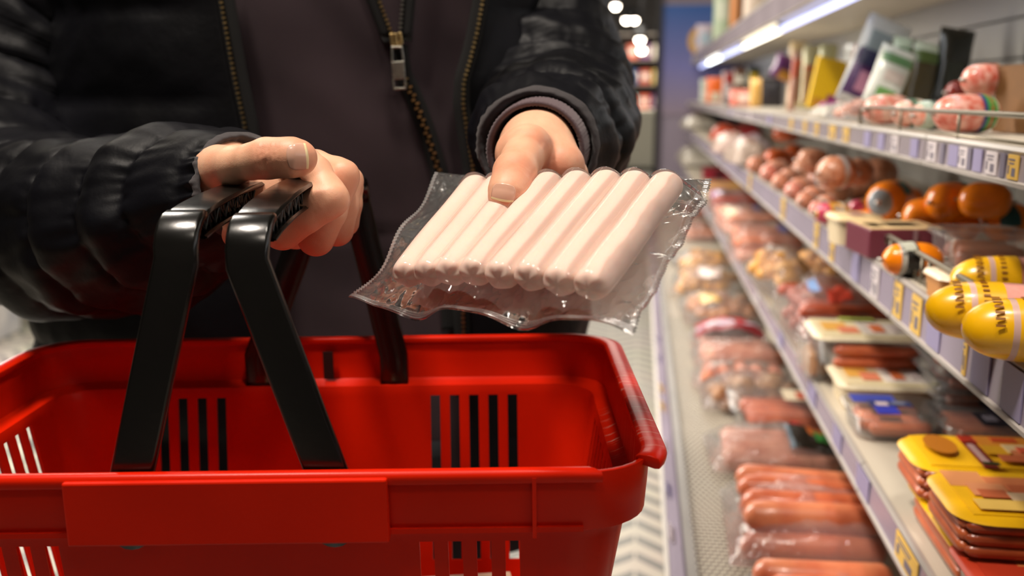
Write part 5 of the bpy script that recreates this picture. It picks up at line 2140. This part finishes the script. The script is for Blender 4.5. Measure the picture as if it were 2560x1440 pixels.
yellow_tray((2255, 1190), (2400, 1402), 0.0, 0.165, 'yellow-lidded sausage tray, lowest of three, nearest the rail')
yellow_tray((2310, 1180), (2385, 1312), 0.040, 0.145, 'yellow-lidded sausage tray, middle of three, with the bright curved glint')
yellow_tray((2215, 1090), (2312, 1184), 0.036, 0.135, 'yellow-lidded sausage tray, farthest of three, beside the blue-labelled pack', first=True)
p, k = low(2600, 1540)
tray('sausage_tray', 'red-topped sausage tray in the lower corner, nearest on the lower shelf', 'food tray', p, (380 * k, 0.11, 0.035), 0.0, M_CLEART, pm('#b8391f', 0.35), None, [(-0.8, 0.8, -0.8, 0.8, '#b5371f'), (-0.3, 0.5, 0.1, 0.6, '#c9743f'), (0.3, 0.7, -0.5, 0.2, '#8fa03a')])

# ================= middle shelf
def midp(px, py, dz=0.0):
    return B(px, py, Z_MID + 0.001 + dz)


p, k = midp(1760, 306)
bag('dark_bag', 'navy and plum bag at the far end of the middle shelf', 'food bag', p, (90 * k, 0.3, 0.09), 0.0, pm('#22283c', 0.35), None, [(-0.9, -0.1, -0.6, 0.6, '#7a2740')], seed=41)
p, k = midp(1748, 322)
bag('white_bag', 'cream bag under the navy one at the far end of the middle shelf', 'food bag', p, (85 * k, 0.3, 0.08), 0.1, M_WBAG, None, [(0.1, 0.7, -0.3, 0.3, '#c9b58f')], seed=42)
for i, (px, py, w, c, c2, lab) in enumerate(((1812, 352, 75, '#b5452c', '#c95b38', 'rust-red pack on the middle shelf, farthest of the red ones'), (1868, 352, 80, '#a32b32', '#c9573f', 'crimson pack on the middle shelf behind the orange links'),
                                             (1825, 385, 90, '#b0998e', '#a0766c', 'pale rosy pack on the middle shelf, farthest of the pale three'), (1880, 392, 90, '#aa9ba0', '#9a8288', 'pale lilac pack on the middle shelf beside the orange links'), (1868, 412, 95, '#b09e92', '#a87c6c', 'pale pack nearest the rail before the pink sausage tubes'))):
    p, k = midp(px, py)
    bag('meat_pack', lab, 'food pack', p, (w * k, 0.2, 0.07), 0.05 * (i - 2), pm(c, 0.3, bump=(40, 0.4, 0.005), coat=0.3), None, [(-0.5, 0.3, -0.4, 0.5, c2)], seed=43 + i)
# fat orange links
for i, (px, py, L, r, rt, dz, lab) in enumerate(((1942, 424, 75, 26, 0.5, 0, 'fat orange sausage link, nearest the rail of the orange three'), (1985, 415, 70, 27, 1.2, 0, 'fat orange sausage link, deepest in the shelf of the orange three'), (1962, 404, 70, 25, -0.6, 0.055, 'fat orange sausage link, on top of the other two'), )):
    p, k = midp(px, py)
    chub('orange_link', lab, 'sausage', up(p, dz), L * k, r * k, rt, M_ORANGE2, e=0.5)
p, k = midp(2012, 395)
chub('orange_link', 'dark orange sausage hanging back in the shade above the orange links', 'sausage', up(p, 0.06), 90 * k, 24 * k, 0.3, mat('deep_orange', '#8f3311', 0.35, var=(25, 0.3)))
# row of pink sausage tubes along the rail
names_ = ('first from the far end', 'second from the far end', 'third from the far end', 'fourth from the far end', 'fifth from the far end', 'nearest the pink-ended chub')
for i, (px, py) in enumerate(((1893, 432), (1925, 452), (1955, 474), (1985, 496), (2016, 520), (2045, 542))):
    p, k = midp(px, py)
    chub('sausage_tube', 'rosy sausage tube along the middle rail, ' + names_[i], 'sausage', p, 86 * k, 21 * k, 1.1 + 0.1 * math.sin(i * 3), M_HAM if i % 2 else mat('rosy_casing', '#d58c70', 0.3, var=(30, 0.2), coat=0.3), [(0.42, 0.55, '#d8b3a8')])
names2_ = ('first from the far end', 'second from the far end', 'third from the far end', 'fourth from the far end', 'nearest the netted hams')
for i, (px, py) in enumerate(((1942, 442), (1972, 463), (2004, 486), (2036, 508), (2066, 528))):
    p, k = midp(px, py, 0.006)
    chub('sausage_tube', 'salmon sausage tube in the row behind the rail row, ' + names2_[i], 'sausage', p, 84 * k, 21 * k, 0.9 + 0.2 * math.sin(i * 2), mat('salmon_casing', '#cf7a58', 0.3, col2='#e0a58c', var=(70, 1), coat=0.3), [(0.45, 0.56, '#c9aaa0')])
# netted ham balls
lab_ = ['topmost netted ham ball with a white band', 'netted ham ball tucked behind the topmost one', 'netted ham ball with a pale collar, lower in the heap', 'shaded netted ham ball, lowest in the heap', 'netted ham ball nearest the orange links', 'dark netted ham ball deep in the shelf', 'small amber netted ham ball, highest at the back', 'netted ham ball above the pink-yellow chubs']
for i, (px, py, r, dz, band) in enumerate(((2090, 482, 38, 0.052, 1), (2145, 478, 34, 0.050, 0), (2065, 500, 38, 0.0, 1), (2132, 506, 36, 0.0, 0), (2020, 470, 34, 0.0, 0), (2195, 482, 36, 0.0, 0), (2030, 442, 28, 0.045, 0), (2085, 520, 30, 0.0, 0))):
    p, k = midp(px, py - 10, dz)
    chub('netted_ham', lab_[i] + ' on the middle shelf', 'ham', p, 2.8 * r * k, r * k * 1.08, 0.5 + i * 0.9, M_NET, [(0.42, 0.56, '#b9b4b4')] if band else [], e=0.5)
# pink and yellow chubs
for i, (px, py, L, lab) in enumerate(((2080, 560, 95, 'pink-ended golden chub against the rail of the middle shelf'), (2160, 552, 90, 'pink-ended golden chub behind the one at the rail'))):
    p, k = midp(px, py)
    chub('golden_chub', lab, 'sausage', p, L * k, 27 * k, 0.35, mat('gold_casing', '#dca03c', 0.25, var=(30, 0.25), coat=0.4), [(0.02, 0.30, '#cf4a68'), (0.62, 0.72, '#e6dcc0')])
p, k = midp(2112, 590)
chub('orange_sausage', 'small orange sausage with grey end labels, touching the rail', 'sausage', p, 95 * k, 25 * k, 0.7, M_ORANGE, [(0.05, 0.22, '#9aa0a4'), (0.8, 0.95, '#8c9296')])
p, k = midp(2175, 572)
chub('orange_sausage', 'plain orange sausage behind the grey-labelled one', 'sausage', p, 90 * k, 24 * k, 0.2, M_ORANGE)
for i, (px, py, L, r, rt, dz, pan, lab) in enumerate(((2222, 560, 120, 44, 0.9, 0.012, ('#2f7b84', 2.35, 0.38, 0.32, 0.58), 'round orange sausage with grey cap and small teal label'),
                                                     (2318, 600, 115, 42, -0.5, 0.010, None, 'plain glossy orange sausage behind the plum loaf'),
                                                     (2372, 560, 115, 42, 0.5, 0.034, ('#1d6f76', 2.3, 0.6, 0.60, 0.88), 'orange sausage with a teal end patch, centre of the heap'),
                                                     (2405, 612, 75, 34, 1.4, 0.006, None, 'small orange sausage seen end-on'),
                                                     (2458, 556, 112, 40, -0.5, 0.042, None, 'shaded orange sausage, highest at the back of the heap'),
                                                     (2515, 612, 115, 42, 0.4, 0.012, ('#1a515a', 2.4, 0.8, 0.08, 0.45), 'shaded orange sausage with a dark teal label'),
                                                     (2262, 560, 80, 36, 0.1, 0.0, None, 'orange sausage half hidden behind the teal-labelled round one'))):
    p, k = midp(px, py - 8, dz)
    chub('orange_sausage', lab, 'sausage', p, L * k * 1.1, r * k * 1.15, rt, M_ORANGE if i not in (4, 5) else M_ORANGE, [(0.0, 0.07, '#8c9298')] if i == 0 else [], panel=pan, e=0.5)
# plum loaf with a straw top
p, k = midp(2232, 634)
lo_ = carton('meat_loaf', 'plum-red meat loaf with a straw-coloured wrapped top on the middle shelf', 'meat loaf', p, (185 * k, 0.085, 0.036), 0.12, pm('#6d2a3c', 0.3, coat=0.4), [('y', 0.12, 0.22, 0.0, 1.0, '#9a7a80'), ('t', -0.95, 0.95, -0.95, 0.95, '#d6b98a'), ('t', -0.3, 0.6, -0.4, 0.5, '#9c6a70'), ('t', -0.8, -0.4, -0.5, 0.4, '#e0cfa0')])
p, k = midp(2130, 606)
tray('meat_pack', 'straw-coloured flat pack with a small plum mark beside the plum loaf', 'food pack', p, (120 * k, 0.08, 0.034), 0.1, M_CREAMT, pm('#d6bd90', 0.35), None, [(-0.2, 0.35, -0.4, 0.3, '#8a5a62')])
# orange ball with a black label
p, k = midp(2278, 690)
chub('orange_sausage', 'orange sausage with a black and white picture label resting on the wire guard', 'sausage', p, 150 * k, 42 * k, 0.15, M_ORANGE, [(0.22, 0.52, '#1b1a18'), (0.22, 0.30, '#b9b6ae')], panel=('#b9bcae', 1.9, 0.55, 0.27, 0.48), e=0.5)
p, k = midp(2450, 676)
tray('meat_tray', 'wide clear tray of sliced meat behind the yellow hams', 'food tray', p, (225 * k, 0.11, 0.042), 0.0, M_CLEART, M_LID, franks(5, 1, 0.013, meat('#b9775c', '#9a5a42', 25)))
p, k = midp(2385, 745)
tray('cheese_tray', 'cream tray with a tan side and clear crumpled top on the middle shelf', 'food tray', p, (125 * k, 0.06, 0.022), 0.05, pm('#c98a4a', 0.45), pm('#d8cdb4', 0.35), None, [(-0.5, 0.2, -0.3, 0.4, '#b07a5a'), (0.0, 0.4, -0.5, -0.1, '#8f9a60')], rad=0.012)
for i, (px, py, dz, lab) in enumerate(((2530, 768, 0.0, 'pink ham with a yellow printed band, farther of the two whole ones'), (2492, 852, 0.0, 'pink ham with a yellow printed band, nearest the wire guard'), (2600, 905, 0.0, 'pink ham with a yellow band cut by the frame edge'))):
    p, k = midp(px, py)
    r = 0.0235
    o = chub('yellow_ham', lab, 'ham', p, 0.112, r, -0.10, mat('pink_ham', '#d9857a', 0.25, col2='#eab4a8', var=(40, 1), coat=0.5),
             [(0.0, 0.50, '#e6ae08'), (0.27, 0.31, '#c9a59a')], e=0.5, clip=False)
    for q in range(7):
        a = 1.5 + q * 0.22
        for xo, wd in ((-0.31, 0.008), (-0.13, 0.006)):
            rl = 0.0236 * (0.965 if xo < -0.2 else 1.0)
            MB().box((0, 0, 0), (wd * 0.8, 0.0019, 0.0006), 0, Matrix.Rotation(a - math.pi / 2, 3, 'X')).build('printed_letter', pm('#8a560a', 0.5), o, smooth=False, loc=(0.112 * xo, (rl + 0.0008) * math.cos(a), r + (rl + 0.0008) * math.sin(a)))

# ================= top shelf
def top(px, X, dz=0.0):
    return T(px, X, Z_TOP + 0.001 + dz)


for i, (px, X, h, w, c, ps, lab) in enumerate((
        (1772, 0.40, 55, 45, '#c9cfc2', [(-0.8, 0.8, 0.5, 0.9, '#9fb09c')], 'pale green packet near the far end of the top shelf'),
        (1788, 0.38, 62, 48, '#e0641c', [(-0.6, 0.5, 0.05, 0.4, '#d8c9b0')], 'bright orange packet near the far end of the top shelf'),
        (1822, 0.42, 78, 36, '#b9a9a4', [(-0.7, 0.7, 0.6, 0.95, '#a8322c')], 'grey packet with a red top on the top shelf'),
        (1832, 0.36, 40, 40, '#1d1c20', [(-0.7, 0.7, 0.5, 0.9, '#c9beb4')], 'low black packet with a pale label on the top shelf'),
        (1850, 0.44, 88, 40, '#6b4a34', [(-0.8, 0.8, 0.55, 0.78, '#d9d2be')], 'brown packet with a cream band on the top shelf'),
        (1882, 0.46, 92, 36, '#24301f', [(-0.6, 0.6, 0.62, 0.82, '#cfae2e')], 'dark green packet with a yellow mark on the top shelf'),
        (1858, 0.35, 42, 70, '#c96a58', [(-0.5, 0.4, 0.2, 0.7, '#dcc3b4')], 'coral sliced-meat packet at the front of the top shelf'),
        (1888, 0.37, 70, 30, '#c2964c', [], 'narrow amber packet standing among the far packets'))):
    p, k = top(px, X)
    upright('snack_packet', lab, 'packet', p, w * k, h * k, 0.035, 0.15, 0.10, pm(c, 0.35, coat=0.2), ps)
p, k = top(1925, 0.44)
upright('snack_packet', 'black packet standing behind the violet bag', 'packet', p, 60 * k, 70 * k, 0.03, 0.1, 0.08, pm('#1f191e', 0.4))
p, k = top(1948, 0.40)
upright('snack_bag', 'violet and amber wedge-shaped bag hanging over the top shelf packets', 'bag', up(p, 55 * k), 70 * k, 62 * k, 0.04, 0.2, 0.1, pm('#5d2161', 0.3, coat=0.3), [(-0.5, 0.75, 0.02, 0.36, '#c98c2c'), (-0.2, 0.5, 0.7, 0.95, '#8a4a86')], skew=0.4)
for i, (px, X, w, h, c, ps, lab) in enumerate(((1985, 0.44, 42, 165, '#cdb58a', [(-0.9, 0.9, 0.10, 0.72, '#a9744a'), (-0.6, 0.7, 0.62, 0.74, '#d8703f')], 'tall cream packet with orange collar, farthest of three alike'),
                                               (2022, 0.45, 48, 160, '#c9c392', [(-0.9, 0.9, 0.05, 0.66, '#a67a4c'), (-0.8, 0.8, 0.60, 0.66, '#b9552f')], 'tall cream packet with tan body, middle of three alike'),
                                               (2062, 0.46, 46, 165, '#c6c690', [(-0.9, 0.9, 0.05, 0.60, '#8a6a52')], 'tall cream packet half behind the yellow card'))):
    p, k = top(px, X)
    upright('snack_packet', lab, 'packet', p, w * k, h * k, 0.03, 0.12, 0.16, pm(c, 0.35, coat=0.2), ps, skew=0.05)
p, k = top(1975, 0.365)
upright('meat_stick', 'slim pale meat stick standing at the front of the top shelf', 'packet', p, 16 * k, 150 * k, 0.012, 0.1, 0.2, pm('#c99a86', 0.35), [(-0.9, 0.9, 0.55, 0.85, '#c4573c')], skew=0.10)
p, k = top(2052, 0.385)
o = carton('yellow_card', 'bright yellow card packet on the top shelf', 'packet', p, (78 * k, 0.012, 128 * k), 0.2, pm('#e3b90e', 0.45), [('y', 0.1, 0.9, 0.02, 0.30, '#8f2f6c'), ('y', -0.8, -0.1, 0.03, 0.2, '#c98d2a')])
o.rotation_euler = (-0.12, 0.22, 0.2)
o.location.z += 0.010
for i, (px, X, w, h, c, ps, lab) in enumerate((
        (2102, 0.40, 34, 175, '#c49a86', [(-0.9, 0.9, 0.5, 0.9, '#8a3f78')], 'slim rosy packet leaning beside the tall purple one'),
        (2135, 0.395, 115, 232, '#cfd2d2', [(-0.92, 0.92, 0.05, 0.60, '#4a1f58'), (-0.8, 0.9, 0.42, 0.62, '#2a2c52'), (-0.7, 0.8, 0.60, 0.82, '#8d9aa0'), (-0.5, 0.55, 0.14, 0.36, '#b9809a'), (-0.9, 0.9, 0.01, 0.08, '#c9c4c0')], 'tallest leaning packet, white top over violet print with a pink disc'),
        (2188, 0.385, 92, 168, '#d3d6cd', [(-0.9, 0.9, 0.72, 0.86, '#5f8a5c'), (-0.6, 0.5, 0.20, 0.34, '#6fa15a'), (-0.5, 0.7, 0.45, 0.62, '#c9bcb4')], 'white packet with green print leaning on the tall violet one'),
        (2232, 0.44, 88, 190, '#3d3a22', [(-0.9, 0.9, 0.84, 0.99, '#b9c9b4'), (-0.9, 0.9, 0.72, 0.84, '#3c6b3a')], 'olive packet with a pale top, nearer the white-green one'),
        (2282, 0.47, 80, 180, '#43391f', [(-0.9, 0.9, 0.86, 0.99, '#c3cfbc'), (-0.9, 0.9, 0.70, 0.86, '#4d6130')], 'olive packet with a pale top, beside the black bag'),
        (2358, 0.52, 88, 215, '#181a17', [(-0.5, 0.5, 0.3, 0.6, '#262a22')], 'tall black-green bag standing against the back panel'))):
    p, k = top(px, X)
    upright('snack_packet', lab, 'packet', p, w * k, h * k, 0.03, 0.12, 0.16, pm(c, 0.25, coat=0.4), ps, skew=(0.30, 0.40, 0.36, 0.20, 0.20, 0.16)[i])
p, k = top(2072, 0.345)
bag('meat_pack', 'small white film pack at the foot of the yellow card', 'food pack', p, (70 * k, 0.07, 0.028), 0.3, M_WBAG, None, [(-0.7, 0.2, -0.4, 0.4, '#8f2f6c')], seed=61)
p, k = top(2135, 0.345)
bag('meat_pack', 'clear glittering pack of pink slices at the foot of the tall violet packet', 'food pack', p, (110 * k, 0.08, 0.035), 0.2, M_BAG, lumps(9, 0.011, M_PINK, 'meat_slice'), [(-0.2, 0.5, 0.1, 0.6, '#cfc4b6')], seed=62)
# wrapped sausages along the front wire
for i, (px, L, r, c, bands, lab) in enumerate(((2215, 105, 31, '#d0604c', [(0.75, 0.95, '#b9a898')], 'coral wrapped sausage behind the wire, farthest of four'), (2275, 80, 29, '#b9654a', [(0.3, 0.5, '#3e6a52'), (0.5, 0.75, '#c9b8a4')], 'wrapped sausage with pale and green print behind the wire'),
                                               (2325, 85, 30, '#d2694a', [(0.1, 0.35, '#a3b4a4'), (0.35, 0.5, '#3a5a58')], 'wrapped sausage with a grey-green collar behind the wire'))):
    p, k = top(px, 0.350)
    chub('wrapped_sausage', lab, 'sausage', p, L * k * 1.25, r * k * 1.2, 0.5, mat('wrap_' + c.strip('#'), c, 0.25, col2='#e6b8a6', var=(90, 1), coat=0.5, bump=(100, 0.3, 0.002)), bands, e=0.5)
p, k = top(2412, 0.362)
chub('wrapped_sausage', 'large pink wrapped sausage ringed in green and blue beside the brown carton', 'sausage', p, 170 * k, 48 * k, 0.25, M_HAM, [(0.60, 0.66, '#35407c'), (0.66, 0.82, '#3f9a48'), (0.72, 0.76, '#c9553f'), (0.82, 0.86, '#bcd0a8')], e=0.5)
p, k = top(2450, 0.40)
chub('wrapped_sausage', 'large pink ham resting on top of the ringed sausage', 'ham', up(p, 0.040), 120 * k, 40 * k, 0.4, M_HAM, [(0.62, 0.98, '#c9743c')], e=0.5)
p, k = top(2392, 0.46)
chub('wrapped_sausage', 'dark red round sausage in the shade behind the ringed one', 'sausage', up(p, 0.028), 70 * k, 29 * k, 0.3, mat('dark_red_casing', '#8f2a1e', 0.3, var=(20, 0.3)), e=0.5)
M_CARD = mat('brown_card', '#704a1c', 0.75, var=(60, 0.12))
carton('cardboard_box', 'open brown cardboard tray box on the top shelf beside the ringed sausage', 'box', up(T(2675, 0.475, Z_TOP)[0], 0.001), (0.115, 0.115, 0.075), 0.12, M_CARD, [], open_top=True)
carton('cardboard_box', 'lower brown cardboard box cut by the frame edge on the top shelf', 'box', up(T(2790, 0.47, Z_TOP)[0], 0.001), (0.12, 0.08, 0.05), 0.12, M_CARD, [], open_top=True)

# ================= canopy shelf, far end
for i, (px, X, h, w, c, ps, lab) in enumerate(((1802, 0.40, 150, 42, '#b3c4a8', [(-0.7, 0.7, 0.4, 0.7, '#d2d8c4')], 'pale green packet on the canopy shelf before the blue poster'),
                                               (1760, 0.38, 70, 42, '#bcb0bc', [(-0.6, 0.6, 0.3, 0.7, '#9fb4c4')], 'low lilac packet at the far end of the canopy shelf'),
                                               (1840, 0.42, 150, 40, '#7a4a24', [(-0.9, -0.2, 0.05, 0.95, '#c9854c')], 'brown and orange packet on the canopy shelf'),
                                               (1885, 0.42, 160, 60, '#c9b8a8', [], 'cream packet on the canopy shelf, nearest in view'))):
    p, k = T(px, X, Z_CAN + 0.001)
    upright('snack_packet', lab, 'packet', p, w * k, h * k, 0.06, 0.1, 0.05, pm(c, 0.4), ps)
